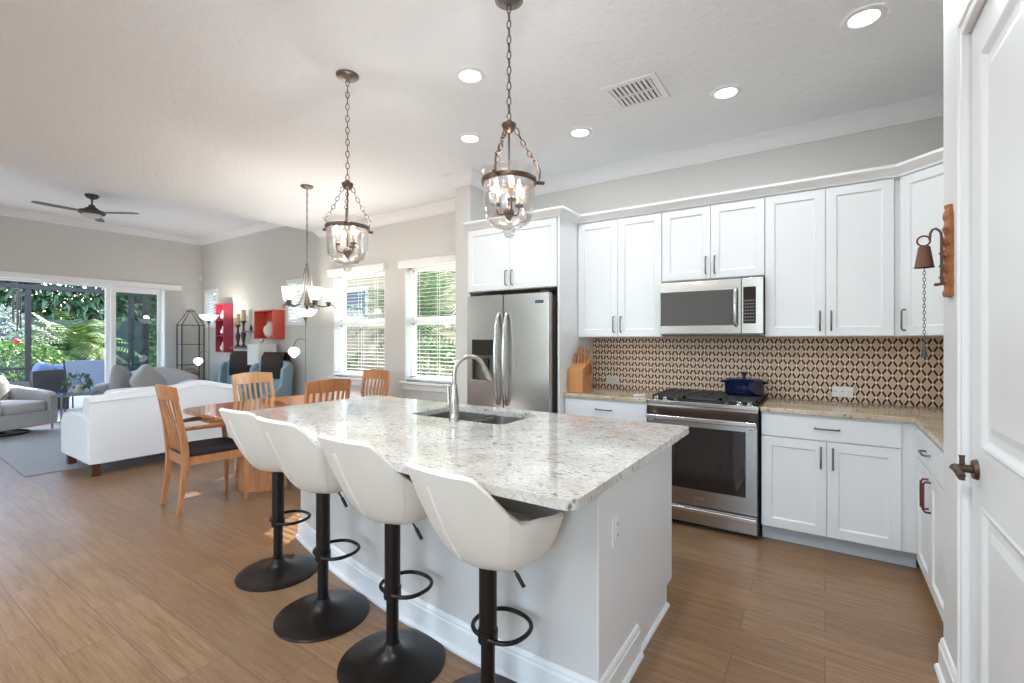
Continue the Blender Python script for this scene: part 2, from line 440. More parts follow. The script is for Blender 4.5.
# ---- windows with double hung sashes
def hung_window(idx, w, rail_z):
    x0, x1, z0, z1 = w
    f = MB(); y0, y1 = YB+.075, YB+.135
    f.box(x0, x0+.045, y0, y1, z0, z1); f.box(x1-.045, x1, y0, y1, z0, z1)
    f.box(x0, x1, y0, y1, z0, z0+.045); f.box(x0, x1, y0, y1, z1-.045, z1)
    root = struct('window_%d' % idx, f, 'pvc_white', bevel=.004)
    s_ = MB(); s_.box(x0+.03, x1-.03, YB+.055, YB+.10, rail_z-.028, rail_z+.028)
    struct('meeting_rail', s_, 'pvc_white', root, bevel=.003)
    s_ = MB()
    for a, b in ((z0+.045, rail_z-.02), (rail_z+.02, z1-.045)):
        s_.box(x0+.045, x0+.075, y0+.01, y1-.01, a, b); s_.box(x1-.075, x1-.045, y0+.01, y1-.01, a, b)
        s_.box(x0+.045, x1-.045, y0+.01, y1-.01, a, a+.03); s_.box(x0+.045, x1-.045, y0+.01, y1-.01, b-.03, b)
    struct('window_sash', s_, 'pvc_white', root)
    struct('window_pane', MB().box(x0+.05, x1-.05, YB+.10, YB+.104, z0+.05, z1-.05), 'pane', root)
    struct('window_sill', MB().box(x0-.05, x1+.05, YB-.06, YB+.07, z0-.03, z0), 'trim_white', root, bevel=.006)
    struct('window_apron', MB().box(x0-.02, x1+.02, YB-.018, YB-.001, z0-.10, z0-.031), 'trim_white', root, bevel=.004)
    struct('window_jamb', MB().box(x0, x0+.012, YB, YB+.075, z0, z1).box(x1-.012, x1, YB, YB+.075, z0, z1).box(x0, x1, YB, YB+.075, z1-.012, z1), 'trim_white', root)
hung_window(1, W1, 1.60); hung_window(2, W2, 1.60)
def blind(w, label):
    x0, x1, z0, z1 = w
    t = thing('window_blind', label, 'blind', ((x0+x1)/2, YB, z1), 0, 'horizontal blinds')
    h = (x1-x0)/2
    obj('valance', MB().box(-h-.05, h+.05, -.075, -.002, -.04, .045).box(-h-.06, h+.06, -.085, -.002, .045, .056), 'blind_white', t, bevel=.004)
    sl_ = MB(); z = -.07; k = 0
    while z > -(z1-z0)+.07:
        sl_.box(-h+.016, h-.016, -.013, .013, -.0011, .0011, Matrix.Translation((0, .028, z)) @ Matrix.Rotation(.04, 4, 'X')); z -= .047
    obj('slats', sl_, 'blind_white', t)
    obj('bottom_rail', MB().box(-h+.016, h-.016, .006, .05, -(z1-z0)+.022, -(z1-z0)+.045), 'blind_white', t, bevel=.004)
    c = MB()
    for x in (-h*.62, 0, h*.62):
        c.box(x-.002, x+.002, .006, .008, -(z1-z0)+.04, -.04); c.box(x-.002, x+.002, .051, .053, -(z1-z0)+.04, -.04)
    obj('ladder_cord', c, 'blind_white', t)
    return t
blind(W1, 'white horizontal blind in the window farther from the fridge')
blind(W2, 'white horizontal blind in the window nearest the fridge')
def transom(idx, w, label):
    x0, x1, z0, z1 = w; YB = YS
    f = MB().box(x0-.03, x0+.03, YB-.02, YB+.13, z0-.03, z1+.03).box(x1-.03, x1+.03, YB-.02, YB+.13, z0-.03, z1+.03)
    f.box(x0+.03, x1-.03, YB-.02, YB+.13, z0-.03, z0+.03).box(x0+.03, x1-.03, YB-.02, YB+.13, z1-.03, z1+.03)
    r = struct('window_%d' % idx, f, 'trim_white')
    struct('window_pane', MB().box(x0, x1, YB+.10, YB+.104, z0, z1), 'pane', r)
    l_ = MB(); z = z0+.055
    while z < z1-.03:
        l_.box(x0+.03, x1-.03, -.028, .028, -.004, .004, Matrix.Translation((0, YB+.03, z)) @ Matrix.Rotation(-.45, 4, 'X')); z += .055
    o = obj('window_shutter', l_, 'blind_white'); setp(o, label, 'shutter', 'louvred shutters')
transom(3, T1, 'small white louvred shutter in the high window behind the far floor lamp')
transom(4, T2, 'small white louvred shutter in the high window behind the chandelier')

# ---- sliding doors, valance and vertical blinds
fr = MB()
y0, y1, z0, z1 = SD
fr.box(XL-.13, XL-.01, y0, y0+.05, 0, z1); fr.box(XL-.13, XL-.01, y1-.05, y1, 0, z1); fr.box(XL-.13, XL-.01, y0, y1, z1-.05, z1); fr.box(XL-.13, XL-.01, y0, y1, 0, .03)
d = struct('door_1', fr, 'pvc_white')
for ya, yb, xo, k in ((3.00, 3.757, -.05, 0), (-1.25, .15, -.09, 1)):
    p = MB(); xa, xb = XL+xo-.02, XL+xo+.02
    p.box(xa, xb, ya, ya+.07, .03, z1-.05); p.box(xa, xb, yb-.06, yb, .03, z1-.05)
    p.box(xa, xb, ya+.07, yb-.06, .03, .13); p.box(xa, xb, ya+.07, yb-.06, z1-.12, z1-.05)
    s_ = struct('door_panel', p, 'pvc_white', d)
    struct('door_pane', MB().box(XL+xo-.004, XL+xo, ya+.07, yb-.06, .13, z1-.12), 'pane_tint', s_)
p = MB()
for xo in (-.09,):
    p.box(XL+xo-.02, XL+xo+.02, 2.935, 3.01, .03, z1-.05)
struct('door_stile', p, 'pvc_white', d)
o = obj('door_valance', MB().box(XL+.002, XL+.11, -1.5, 4.046, 2.307, 2.40), 'blind_white', bevel=.005)
setp(o, 'long white valance board above the sliding glass doors', 'valance')
t = thing('vertical_blind', 'bunched pale vertical blinds at the right end of the sliding doors', 'blind', (XL+.055, 3.89, 0))
vs = MB()
for k in range(11):
    y = -.14+k*.028
    vs.box(-.044, .044, -.0012, .0012, .03, 2.30, Matrix.Translation((0, y, 0)) @ Matrix.Rotation(.28, 4, 'Z'))
obj('vanes', vs, 'vert_blind', t)
obj('head_rail', MB().box(-.02, .02, -.155, .155, 2.296, 2.306), 'blind_white', t)

# ---- the white pantry door
w = DO[1]-DO[0]
dt = struct('door_2', MB().box(PX+.02, PX+.06, DO[0]+.004, DO[1]-.004, .01, DO[3]-.004), 'door_white')
def panel(y0, y1, z0, z1, arch=0):
    mb = MB()
    prof = [(0,0), (.006,-.004), (.012,.0), (.03,.010), (.034,.010), (.034,-.001), (0,-.001)]
    # moulding ring round a sunk field
    pts = [(y0, z0), (y1, z0), (y1, z1), (y0, z1)]
    n_ = 4
    loops = [(0, 0.0), (.010, .006), (.028, .001), (.040, -.008)]
    vv = []; ff = []
    for off, out in loops:
        for (a, b), (sa, sb) in zip(pts, ((1,1), (-1,1), (-1,-1), (1,-1))): vv.append((PX+.018-out, a+sa*off, b+sb*off))
    for j in range(len(loops)-1):
        for i in range(4): ff.append((j*4+i, j*4+(i+1) % 4, (j+1)*4+(i+1) % 4, (j+1)*4+i))
    ff.append((12, 13, 14, 15)); return mb.add(vv, ff)
# stiles and rails stand proud of the slab, the two fields sit back
Y0, Y1, ZT = DO[0]+.004, DO[1]-.004, DO[3]-.004
fa = MB()
for a, b, c0, c1 in ((Y0, Y0+.115, .01, ZT), (Y1-.115, Y1, .01, ZT), (Y0+.115, Y1-.115, .01, .24), (Y0+.115, Y1-.115, .84, 1.02), (Y0+.115, Y1-.115, ZT-.12, ZT)):
    fa.box(PX+.006, PX+.0205, a, b, c0, c1)
struct('door_frame', fa, 'door_white', dt)
for z0_, z1_ in ((.24, .84), (1.02, ZT-.12)):
    vv = []; ff = []; pts = [(Y0+.115, z0_), (Y1-.115, z0_), (Y1-.115, z1_), (Y0+.115, z1_)]
    loops = [(0, .006), (.008, .003), (.016, .006), (.03, .016), (.036, .017), (.06, .017), (.085, .010)]
    for off, dp in loops:
        for (a, b), (sa, sb) in zip(pts, ((1,1), (-1,1), (-1,-1), (1,-1))): vv.append((PX+dp, a+sa*off, b+sb*off))
    for j in range(len(loops)-1):
        for i in range(4): ff.append((j*4+i, j*4+(i+1) % 4, (j+1)*4+(i+1) % 4, (j+1)*4+i))
    k = (len(loops)-1)*4; ff.append((k, k+1, k+2, k+3))
    struct('door_moulding', MB().add(vv, ff), 'door_white', dt, fix=True)
lv = MB(); ly, lz = DO[1]-.075, .945
lv.tube([(PX+.006, ly, lz), (PX-.006, ly, lz)], [.034, .030], 20)
lv.tube([(PX-.006, ly, lz), (PX-.05, ly, lz)], [.014, .012], 12)
lv.tube([(PX-.05, ly+.012, lz), (PX-.052, ly-.03, lz+.004), (PX-.054, ly-.075, lz+.003), (PX-.05, ly-.105, lz-.006)], [.013, .011, .010, .012], 10, flat=.7)
lv.tube([(PX-.030, ly+.006, lz-.040), (PX-.030, ly+.006, lz-.030), (PX-.030, ly+.004, lz), (PX-.030, ly+.006, lz+.032), (PX-.030, ly+.008, lz+.042)], [.009, .007, .008, .007, .009], 8)
struct('door_handle', lv, 'bronze', dt, smooth=40)
cas = [(0,0), (0,-.018), (.012,-.020), (.018,-.014), (.046,-.012), (.052,-.020), (.062,-.020), (.062,0)]
mb = MB()
def strip_v(y, sgn):
    vs = []; 
    for z in (0.0, DO[3]+.0):
        for o, dx in cas: vs.append((PX+dx, y+sgn*o, z if z == 0 else DO[3]+o))
    m_ = len(cas); fs = [(k, (k+1) % m_, m_+(k+1) % m_, m_+k) for k in range(m_)] + [tuple(range(m_)), tuple(range(m_, 2*m_))]
    mb.add(vs, fs)
strip_v(DO[1], 1); strip_v(DO[0], -1)
vs = []
for y, sg in ((DO[1], 1), (DO[0], -1)):
    for o, dx in cas: vs.append((PX+dx, y+sg*o, DO[3]+o))
m_ = len(cas); mb.add(vs, [(k, (k+1) % m_, m_+(k+1) % m_, m_+k) for k in range(m_)])
struct('trim_4', mb, 'trim_white', fix=True)

# ---- recessed cans (the five in the photo plus unseen ones added to brighten the room)
def can(x, y, z, label, group, seen=True, e=CAN_W):
    t = thing('recessed_light', label, 'ceiling light', (x, y, z), 0, group)
    obj('trim_ring', MB().lathe([(.062,-.001), (.062,-.006), (.070,-.012), (.088,-.010), (.094,-.001)], 28, cap=False), 'trim_white', t, smooth=60)
    obj('lens', MB().lathe([(0,-.004), (.062,-.004), (.062,-.001), (0,-.001)], 28), 'can_lens', t)
    light('can_lamp', 'AREA', (0, 0, -.016), e, (.86, .94, 1), .12, t)
    return t
L = 'round white recessed ceiling light '
g = 'recessed lights'
can(.162, 2.928, ZC, L+'nearest the pantry door, rightmost of all', g)
can(-.536, 3.321, ZC, L+'right of the air vent', g)
can(-1.583, 3.336, ZC, L+'above the fridge cabinet, left of the air vent', g)
can(-1.798, 2.245, ZC, L+'left of the nearer lantern chain, upper of two in line', g)
can(-2.362, 2.949, ZC, L+'left of the nearer lantern, lower of two in line', g)
for x, y in ((-.6, .6), (-2.6, .2), (-4.6, -.4), (-.6, -1.6), (-2.6, -1.8), (-4.8, -2.2)):  # unseen cans, added as fill for the floor and ceiling
    can(x, y, ZC, 'round white recessed ceiling light added out of view as fill light', 'added fill lights out of view', e=17)
for x, y in ((-8.9, 3.3), (-7.2, 3.3), (-8.9, .4), (-7.2, .4), (-7.2, -2), (-8.9, -2)):
    pass
t = thing('air_vent', 'square white louvred air vent in the kitchen ceiling', 'vent', (-1.025, 3.0, ZC))
mb = MB().box(-.175, .175, -.175, -.135, -.012, 0).box(-.175, .175, .135, .175, -.012, 0).box(-.175, -.135, -.135, .135, -.012, 0).box(.135, .175, -.135, .135, -.012, 0)
obj('frame', mb, 'trim_white', t, bevel=.003)
mb = MB().box(-.135, .135, -.006, .006, -.012, -.001)
for sy in (-1, 1):
    for k in range(9):
        mb.box(-.0125, .0125, -.062, .062, -.0012, .0012, Matrix.Translation((-.12+.03*k, sy*.07, -.008)) @ Matrix.Rotation(.3, 4, 'Y'))
obj('louvre', mb, 'trim_white', t)
obj('duct', MB().box(-.135, .135, -.135, .135, -.0015, -.0005), 'socket_dark', t)

# ================================================================== KITCHEN CABINETS
def shaker(x0, x1, z0, z1, t=.020, fr=.058):
    """door or drawer front, front plane at local y = -t, back at 0"""
    mb = MB(); g_ = .0016; x0 += g_; x1 -= g_; z0 += g_; z1 -= g_
    loops = [(0,-t+.0015), (.0015,-t), (fr,-t), (fr+.007,-t+.009), (fr+.009,-t+.010)]
    vv = [(x0,0,z0),(x1,0,z0),(x1,0,z1),(x0,0,z1)]; ff = [(0,3,2,1)[::-1]]
    for off, y in loops:
        for (a, b), (sa, sb) in zip(((x0,z0),(x1,z0),(x1,z1),(x0,z1)), ((1,1),(-1,1),(-1,-1),(1,-1))): vv.append((a+sa*off, y, b+sb*off))
    for j in range(len(loops)):
        for i in range(4): ff.append((j*4+i, j*4+(i+1) % 4, (j+1)*4+(i+1) % 4, (j+1)*4+i))
    k = len(loops)*4; ff.append((k,k+1,k+2,k+3)); return mb.add(vv, ff)
def slab(x0, x1, z0, z1, t=.020): return MB().box(x0+.0016, x1-.0016, -t, 0, z0+.0016, z1-.0016)
def pull(x, z, ln, vert=True, m='dark_pewter', y=-.020):
    mb = MB(); h = ln/2
    if vert: P = [(x, y, z-h), (x, y-.022, z-h), (x, y-.030, z-h+.012), (x, y-.030, z+h-.012), (x, y-.022, z+h), (x, y, z+h)]
    else: P = [(x-h, y, z), (x-h, y-.022, z), (x-h+.012, y-.030, z), (x+h-.012, y-.030, z), (x+h, y-.022, z), (x+h, y, z)]
    return mb.tube(P, .0055, 8)
def cabinet(name, label, cat, loc, rz, w, dep, z0, z1, doors=(), drawers=(), toe=False, bm='cabinet_white', hm='dark_pewter', group=None, hz='low', hl=.13):
    """loc: front-left corner of the carcass on the floor; +x along the front, +y into the carcass"""
    t = thing(name, label, cat, loc, rz, group)
    obj('body', MB().box(0, w, 0, dep, z0, z1), bm, t)
    if toe: obj('toe_kick', MB().box(0, w, .065, dep, 0, z0-.0005), 'toe_grey', t)
    for (a, b, c_, d_, side) in doors:
        o = obj('door', shaker(a, b, c_, d_), bm, t)
        if side:
            hx = b-.032 if side == 'r' else a+.032
            zz = c_+.04+hl/2 if hz == 'low' else d_-.04-hl/2
            obj('handle', pull(hx, zz, hl), hm, o, smooth=50)
    for (a, b, c_, d_, hasp) in drawers:
        o = obj('drawer', slab(a, b, c_, d_), bm, t, bevel=.0025)
        if hasp: obj('handle', pull((a+b)/2, (c_+d_)/2+.005, hl, False), hm, o, smooth=50)
    return t
UY = 3.89; UZ0, UZ1 = 1.39, 2.415
FD = UZ1-.008
g = 'upper wall cabinets'
cabinet('wall_cabinet', 'white two-door wall cabinet between the fridge and the microwave', 'cabinet', (-1.856, UY, 0), 0, .751, YB-UY-.002, UZ0, UZ1,
        [(0, .3735, UZ0+.004, FD, 'r'), (.3735, .747, UZ0+.004, FD, 'l')], group=g)
cabinet('wall_cabinet', 'short white two-door wall cabinet above the microwave', 'cabinet', (-1.103, UY, 0), 0, .738, YB-UY-.002, 1.835, UZ1,
        [(0, .369, 1.839, FD, 'r'), (.369, .738, 1.839, FD, 'l')], group=g)
cabinet('wall_cabinet', 'tall white two-door wall cabinet right of the microwave', 'cabinet', (-.363, UY, 0), 0, .734, YB-UY-.002, UZ0, UZ1,
        [(0, .367, UZ0+.004, FD, 'r'), (.367, .734, UZ0+.004, FD, 'l')], group=g)
# diagonal corner cabinet
s2 = math.sqrt(.5); ax, ay = .405, 3.895; wd = .47
t = thing('wall_cabinet', 'white single-door corner wall cabinet set at an angle beside the hanging bell', 'cabinet', (ax, ay, 0), -PI/4, g)
def loc2(x, y):
    dx, dy = x-ax, y-ay; return (dx*s2-dy*s2, dx*s2+dy*s2)
poly = [(0,0), (wd,0)] + [loc2(XR-.003, ay-wd*s2), loc2(XR-.003, YB-.003), loc2(.373, YB-.003), loc2(.373, ay)]
obj('body', MB().prism(poly, UZ0, UZ1), 'cabinet_white', t)
o = obj('door', shaker(.012, wd-.012, UZ0+.004, FD), 'cabinet_white', t)
obj('handle', pull(.045, UZ0+.04+.065, .13), 'dark_pewter', o, smooth=50)
# fridge surround
FY = 3.545
cabinet('fridge_cabinet', 'white two-door cabinet above the steel refrigerator', 'cabinet', (-2.855, FY, 0), 0, .972, YB-FY-.003, 1.818, UZ1,
        [(.004, .486, 1.822, FD, 'r'), (.486, .968, 1.822, FD, 'l')])
o = obj('fridge_side_panel', MB().box(-1.8815, -1.861, FY-.018, YB-.002, 0, UZ1), 'cabinet_white', bevel=.002)
setp(o, 'tall white end panel right of the refrigerator', 'cabinet panel')
# crown on the cabinets
cp = [(0,0), (.006,0), (.010,.012), (.030,.030), (.046,.042), (.050,.048), (.056,.050), (.056,.068), (0,.068)]
dx_ = wd*s2
struct('trim_5', MB().sweep([(XR-.01, ay-dx_-.004), (ax+dx_-.012, ay-dx_-.018), (ax-.006, UY-.022), (-1.860, UY-.022), (-1.860, FY-.022), (-2.858, FY-.022)], cp, z=UZ1-.006), 'trim_white')
struct('trim_6', MB().box(-2.86, -1.868, FY-.02, YB-.003, UZ1, UZ1+.004).box(-1.868, .4, UY-.02, YB-.003, UZ1, UZ1+.004), 'trim_white')

# base cabinets
BY = 3.63; BZ0, BZ1 = .108, .882
cabinet('base_cabinet', 'white base cabinet under the knife block with one wide drawer', 'cabinet', (-1.860, BY, 0), 0, .716, YB-BY-.003, BZ0, BZ1,
        [(.003, .357, BZ0+.003, .718, 'r'), (.357, .714, BZ0+.003, .718, 'l')], [(.003, .714, .722, .868, True)], True, hz='high', group='base cabinets')
cabinet('base_cabinet', 'white base cabinet right of the range, one drawer over two doors', 'cabinet', (-.362, BY, 0), 0, .818, YB-BY-.003, BZ0, BZ1,
        [(.003, .372, BZ0+.003, .718, 'r'), (.372, .742, BZ0+.003, .718, 'l')], [(.003, .742, .722, .868, True)], True, hz='high', group='base cabinets')
RX = .458
t = cabinet('base_cabinet', 'white base cabinet on the side run against the pantry wall, with red-brown door pulls', 'cabinet', (RX, 3.628, 0), -PI/2, 1.005, XR-RX-.003, BZ0, BZ1,
        [(.095, .50, BZ0+.003, .700, 'r'), (.50, .995, BZ0+.003, .700, 'l')], [(.095, .995, .706, .868, False)], True, hz='high', hm='bronze_red', hl=.15, group='base cabinets')
dr = [c_ for c_ in t.children if c_.name.startswith('drawer')][0]
obj('handle', pull(.46, .79, .13, False), 'dark_pewter', dr, smooth=50)
CZ0, CZ1 = .882, .914
def rounded(poly, rs, n=6):
    out = []; L_ = len(poly)
    for i in range(L_):
        p = Vector(poly[i]); a = (Vector(poly[i-1])-p).normalized(); b = (Vector(poly[(i+1) % L_])-p).normalized(); r = rs[i]
        if r <= 0: out.append(tuple(p)); continue
        for k in range(n+1):
            q = k/n; A_ = p+a*r; B_ = p+b*r
            out.append(tuple((1-q)**2*A_+2*q*(1-q)*p+q*q*B_))
    return out
o = obj('countertop', MB().prism([(-1.860, 3.590), (-1.144, 3.590), (-1.144, YB-.003), (-1.860, YB-.003)], CZ0, CZ1), 'granite_counter', bevel=.006, seg=3)
setp(o, 'speckled tan stone countertop left of the range', 'countertop')
o = obj('countertop', MB().prism([(-.366, 3.590), (.432, 3.590), (.432, 2.623), (XR-.003, 2.623), (XR-.003, YB-.003), (-.366, YB-.003)], CZ0, CZ1), 'granite_counter', bevel=.006, seg=3)
setp(o, 'speckled tan stone countertop turning the corner right of the range', 'countertop')
o = struct('wall_backsplash', MB().box(-1.860, XR-.012, YB-.010, YB-.001, CZ1+.0005, 1.388), 'backsplash')
o = struct('wall_backsplash_side', MB().box(0, .009, -1.59, 0, 0, .47), 'backsplash'); o.location = (XR-.0105, YB-.011, CZ1+.001)

# outlets
def outlet(label, loc, rz, w, gangs, m='tile_plate', vert=False):
    t = thing('wall_outlet', label, 'outlet', loc, rz, 'outlets')
    h = .0575 if vert else .057; hw = w/2
    obj('cover_plate', MB().box(-hw, hw, -.006, 0, -h if vert else -.038, h if vert else .038), m, t, bevel=.002)
    mb = MB(); s_ = MB()
    for k in range(gangs):
        if vert: cx, cz = 0, (-.022+.044*k)
        else: cx, cz = (-.5*(gangs-1)+k)*.044, 0
        mb.box(cx-.016, cx+.016, -.0085, -.006, cz-.014, cz+.014)
        s_.box(cx-.008, cx-.005, -.0092, -.0085, cz-.004, cz+.006); s_.box(cx+.005, cx+.008, -.0092, -.0085, cz-.004, cz+.006)
    obj('socket', mb, m, t); obj('slot', s_, 'socket_dark', t)
outlet('tan outlet on the patterned backsplash left of the range', (-1.66, YB-.0105, .992), 0, .125, 2)
outlet('white outlet on the patterned backsplash right of the blue pot', (.107, YB-.0105, .988), 0, .125, 3, 'plastic_white')
outlet('white upright outlet on the end of the island', (-.6808, 1.755, .632), PI/2, .078, 2, 'plastic_white', True)

# ================================================================== ISLAND
def arcy(x): return 1.203+.068*(x+.85)**2 if x < -.85 else 1.203+.02*(x+.85)**2
IX0, IX1 = -3.03, -.685
xs = [IX0+(IX1-IX0)*i/28 for i in range(29)]
t = thing('kitchen_island', 'long grey kitchen island with a curved knee wall and white base trim', 'island', (0, 0, 0))
front = [(x, arcy(x)+.385) for x in xs]
kw = front + [(x, arcy(x)+.505) for x in xs[::-1]]
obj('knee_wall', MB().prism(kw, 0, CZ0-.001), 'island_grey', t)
yk = 2.00
cb = [(x, arcy(x)+.5055) for x in xs]
obj('body', MB().prism([(x, arcy(x)+.506) for x in xs] + [(IX1-.004, 2.545), (IX0+.004, 2.545)], .10, .64).box(IX0+.004, -2.16, 1.97, 2.545, .64, CZ0-.001).box(-1.41, IX1-.004, 1.83, 2.545, .64, CZ0-.001).box(-2.16, -1.41, 2.50, 2.545, .64, CZ0-.001), 'cabinet_white', t)
obj('toe_kick', MB().prism([(x, arcy(x)+.507) for x in xs] + [(IX1-.006, 2.47), (IX0+.006, 2.47)], 0, .0995), 'cabinet_white', t)
obj('end_panel', MB().box(IX1-.004, IX1+.004, front[-1][1]+.0005, 2.47, 0, .88).box(IX1-.004, IX1+.004, 2.47, 2.565, .10, .88), 'cabinet_white', t)
bp = [(0,0), (.030,0), (.030,.012), (.024,.02), (.016,.024), (.016,.105), (.011,.112), (.011,.122), (.006,.132), (0,.136)]
path = [(IX1+.004, 2.01), (IX1+.004, front[-1][1]-.001)] + front[::-1][1:] + [(IX0, 2.1)]
# left of a path running (-y), then (-x) is +x / -y : outside of the island
obj('baseboard', MB().sweep([(a, b) for a, b in path], [(o, h) for o, h in bp]), 'trim_white', t, fix=True)
obj('quarter_round', MB().sweep([(IX1+.004, 2.02), (IX1+.004, 2.47)], [(0,0), (.016,0), (.014,.008), (.008,.014), (0,.016)][::-1] if False else [(0,0),(-.016,0),(-.014,.008),(-.008,.014),(0,.016)]), 'trim_white', t, fix=True)
obj('trim_strip', MB().box(IX1+.0045, IX1+.012, front[-1][1], 2.02, .845, .880), 'trim_white', t, bevel=.003)
for k in range(5):
    a = IX0+.02+k*.46
    o = obj('door', shaker(-a-.455, -a, .11, .86), 'cabinet_white', t); o.location = (0, 2.546, 0); o.rotation_euler = (0, 0, PI)
# worktop with sink cut-out: ring of quads between outline and hole
TX0, TX1, TY1 = -3.065, -.590, 2.585
SX0, SX1, SY0, SY1 = -2.13, -1.44, 2.065, 2.47
near = [(TX0+(TX1-TX0)*i/36, 0) for i in range(37)]; near = [(x, arcy(x)) for x, _ in near]
outl = rounded([(TX0, arcy(TX0))]+near[2:-2]+[(TX1, 1.204), (TX1, TY1), (TX0, TY1)], [.03]+[0]*len(near[2:-2])+[.055, .035, .03], 7)
def top_with_hole(outline, hole, z0, z1):
    b = bmesh.new()
    def ring(pts): 
        v = [b.verts.new((x, y, z1)) for x, y in pts]; return [b.edges.new((v[i], v[(i+1) % len(v)])) for i in range(len(v))]
    e = ring(outline)+ring(hole)
    bmesh.ops.triangle_fill(b, use_beauty=True, use_dissolve=False, edges=e)
    bmesh.ops.recalc_face_normals(b, faces=b.faces)
    r = bmesh.ops.extrude_face_region(b, geom=list(b.faces))
    bmesh.ops.translate(b, vec=(0,0,z0-z1), verts=[g_ for g_ in r['geom'] if isinstance(g_, bmesh.types.BMVert)])
    bmesh.ops.recalc_face_normals(b, faces=b.faces)
    mb = MB(); b.verts.index_update(); mb.v = [tuple(v.co) for v in b.verts]; mb.f = [tuple(v.index for v in f.verts) for f in b.faces]; b.free(); return mb
hole = rounded([(SX0,SY0),(SX1,SY0),(SX1,SY1),(SX0,SY1)], [.05]*4, 5)
o = obj('island_countertop', top_with_hole(outl, hole, CZ0, CZ1), 'granite_island', bevel=.007, seg=3)
setp(o, 'pale polished speckled stone top of the island with a bowed seating edge', 'countertop')
# sink
t = thing('kitchen_sink', 'undermount stainless steel double sink set into the island top', 'sink', (0, 0, CZ0))
def bowl(x0, x1, y0, y1, dep):
    mb = MB(); O = rounded([(x0,y0),(x1,y0),(x1,y1),(x0,y1)], [.06]*4, 5); n_ = len(O)
    cx, cy = (x0+x1)/2, (y0+y1)/2; L_ = []
    for sc, z in ((1,-.001), (1,-.012), (.985,-dep+.03), (.93,-dep+.004), (.85,-dep), (.08,-dep-.004)):
        L_.append([(cx+(x-cx)*sc, cy+(y-cy)*sc, z) for x, y in O])
    vv = [p for l_ in L_ for p in l_]; ff = []
    for j in range(len(L_)-1):
        for i in range(n_): ff.append((j*n_+i, (j+1)*n_+i, (j+1)*n_+(i+1) % n_, j*n_+(i+1) % n_))
    ff.append(tuple((len(L_)-1)*n_+i for i in range(n_))); return mb.add(vv, ff)
xm = -1.755
obj('large_basin', bowl(SX0-.002, xm-.012, SY0-.002, SY1+.002, .20), 'sink_steel', t, smooth=50)
obj('small_basin', bowl(xm+.012, SX1+.002, SY0-.002, SY1+.002, .15), 'sink_steel', t, smooth=50)
obj('divider', MB().box(xm-.013, xm+.013, SY0, SY1, -.022, -.004), 'nickel', t, bevel=.004)
obj('drain', MB().lathe([(0,0),(.04,0),(.045,.003),(.03,.004),(0,.002)], 16, (-1.94, 2.27, -.2035)), 'silver', t, smooth=40)
# faucet
t = thing('kitchen_faucet', 'brushed nickel high-arc faucet with a pull-down spray head behind the sink', 'faucet', (-1.735, 2.025, CZ1), math.radians(-24))
obj('base', MB().lathe([(.030,0),(.030,.006),(.026,.012),(.025,.05),(.027,.09),(.023,.14),(.019,.17),(.0175,.20),(.0165,.205)], 20), 'nickel', t, smooth=50)
P = [(0, 0, .20), (0, 0, .255)]
for i in range(0, 15):
    a = PI - i*PI*.88/14; P.append((0, .098+.098*math.cos(a), .262+.098*math.sin(a)))
obj('spout', MB().tube(P, .0125, 12), 'nickel', t, smooth=60)
e_ = Vector(P[-1]); dv = (e_-Vector(P[-2])).normalized()
obj('spray_head', MB().tube([e_, e_+dv*.015, e_+dv*.03, e_+dv*.065, e_+dv*.085, e_+dv*.09], [.0135,.017,.016,.018,.022,.019], 14), 'nickel', t, smooth=50)
hl_ = MB().tube([(-.02, 0, .075), (-.072, 0, .075)], [.013, .012], 12).tube([(-.074, 0, .060), (-.074, 0, .09), (-.077, 0, .13), (-.083, -.0, .19)], [.013,.011,.009,.013], 12)
obj('lever', hl_, 'nickel', t, smooth=50)

# ================================================================== APPLIANCES
# refrigerator, 0.87 wide, doors proud of the surround
t = thing('refrigerator', 'stainless steel side-by-side refrigerator with ice and water dispenser', 'refrigerator', (-2.345, 3.43, 0))
HW = .435
obj('body', MB().box(-HW+.01, HW-.01, .075, .76, .02, 1.755), 'fridge_side', t)
xs_ = -.030
def dispdoor():
    mb = MB(); x0, x1, z0, z1 = -HW, xs_-.003, .09, 1.768
    a, b, c_, d_ = x0+.055, x1-.075, .99, 1.37
    mb.box(x0, a, 0, .065, z0, z1).box(b, x1, 0, .065, z0, z1).box(a, b, 0, .065, z0, c_).box(a, b, 0, .065, d_, z1)
    mb.box(a, b, .055, .065, c_, d_); return mb, (a, b, c_, d_)
mb, (a, b, c_, d_) = dispdoor()
L_ = obj('left_door', mb, 'stainless', t)
obj('control_panel', MB().box(a+.004, b-.004, -.003, .05, 1.225, d_-.004), 'black_glass', L_, bevel=.003)
obj('dispenser_niche', MB().box(a, b, .045, .054, c_, 1.22).box(a, a+.006, .002, .054, c_, 1.22).box(b-.006, b, .002, .054, c_, 1.22).box(a, b, .002, .054, 1.212, 1.224), 'stainless_dark', L_)
obj('dispenser_paddle', MB().box((a+b)/2-.03, (a+b)/2+.03, .02, .035, 1.08, 1.20), 'black', L_, bevel=.004)
obj('drip_tray', MB().box(a-.004, b+.004, -.012, .05, c_-.006, c_+.012), 'stainless_bright', L_, bevel=.003)
R_ = obj('right_door', MB().box(xs_+.003, HW, 0, .065, .09, 1.768), 'stainless', t, bevel=.008, seg=3)
obj('badge', MB().box(HW-.135, HW-.05, -.003, .0, 1.675, 1.705), 'far_glass', R_, bevel=.001)
obj('badge_rim', MB().box(HW-.139, HW-.046, -.0015, .0, 1.671, 1.709), 'silver', R_)
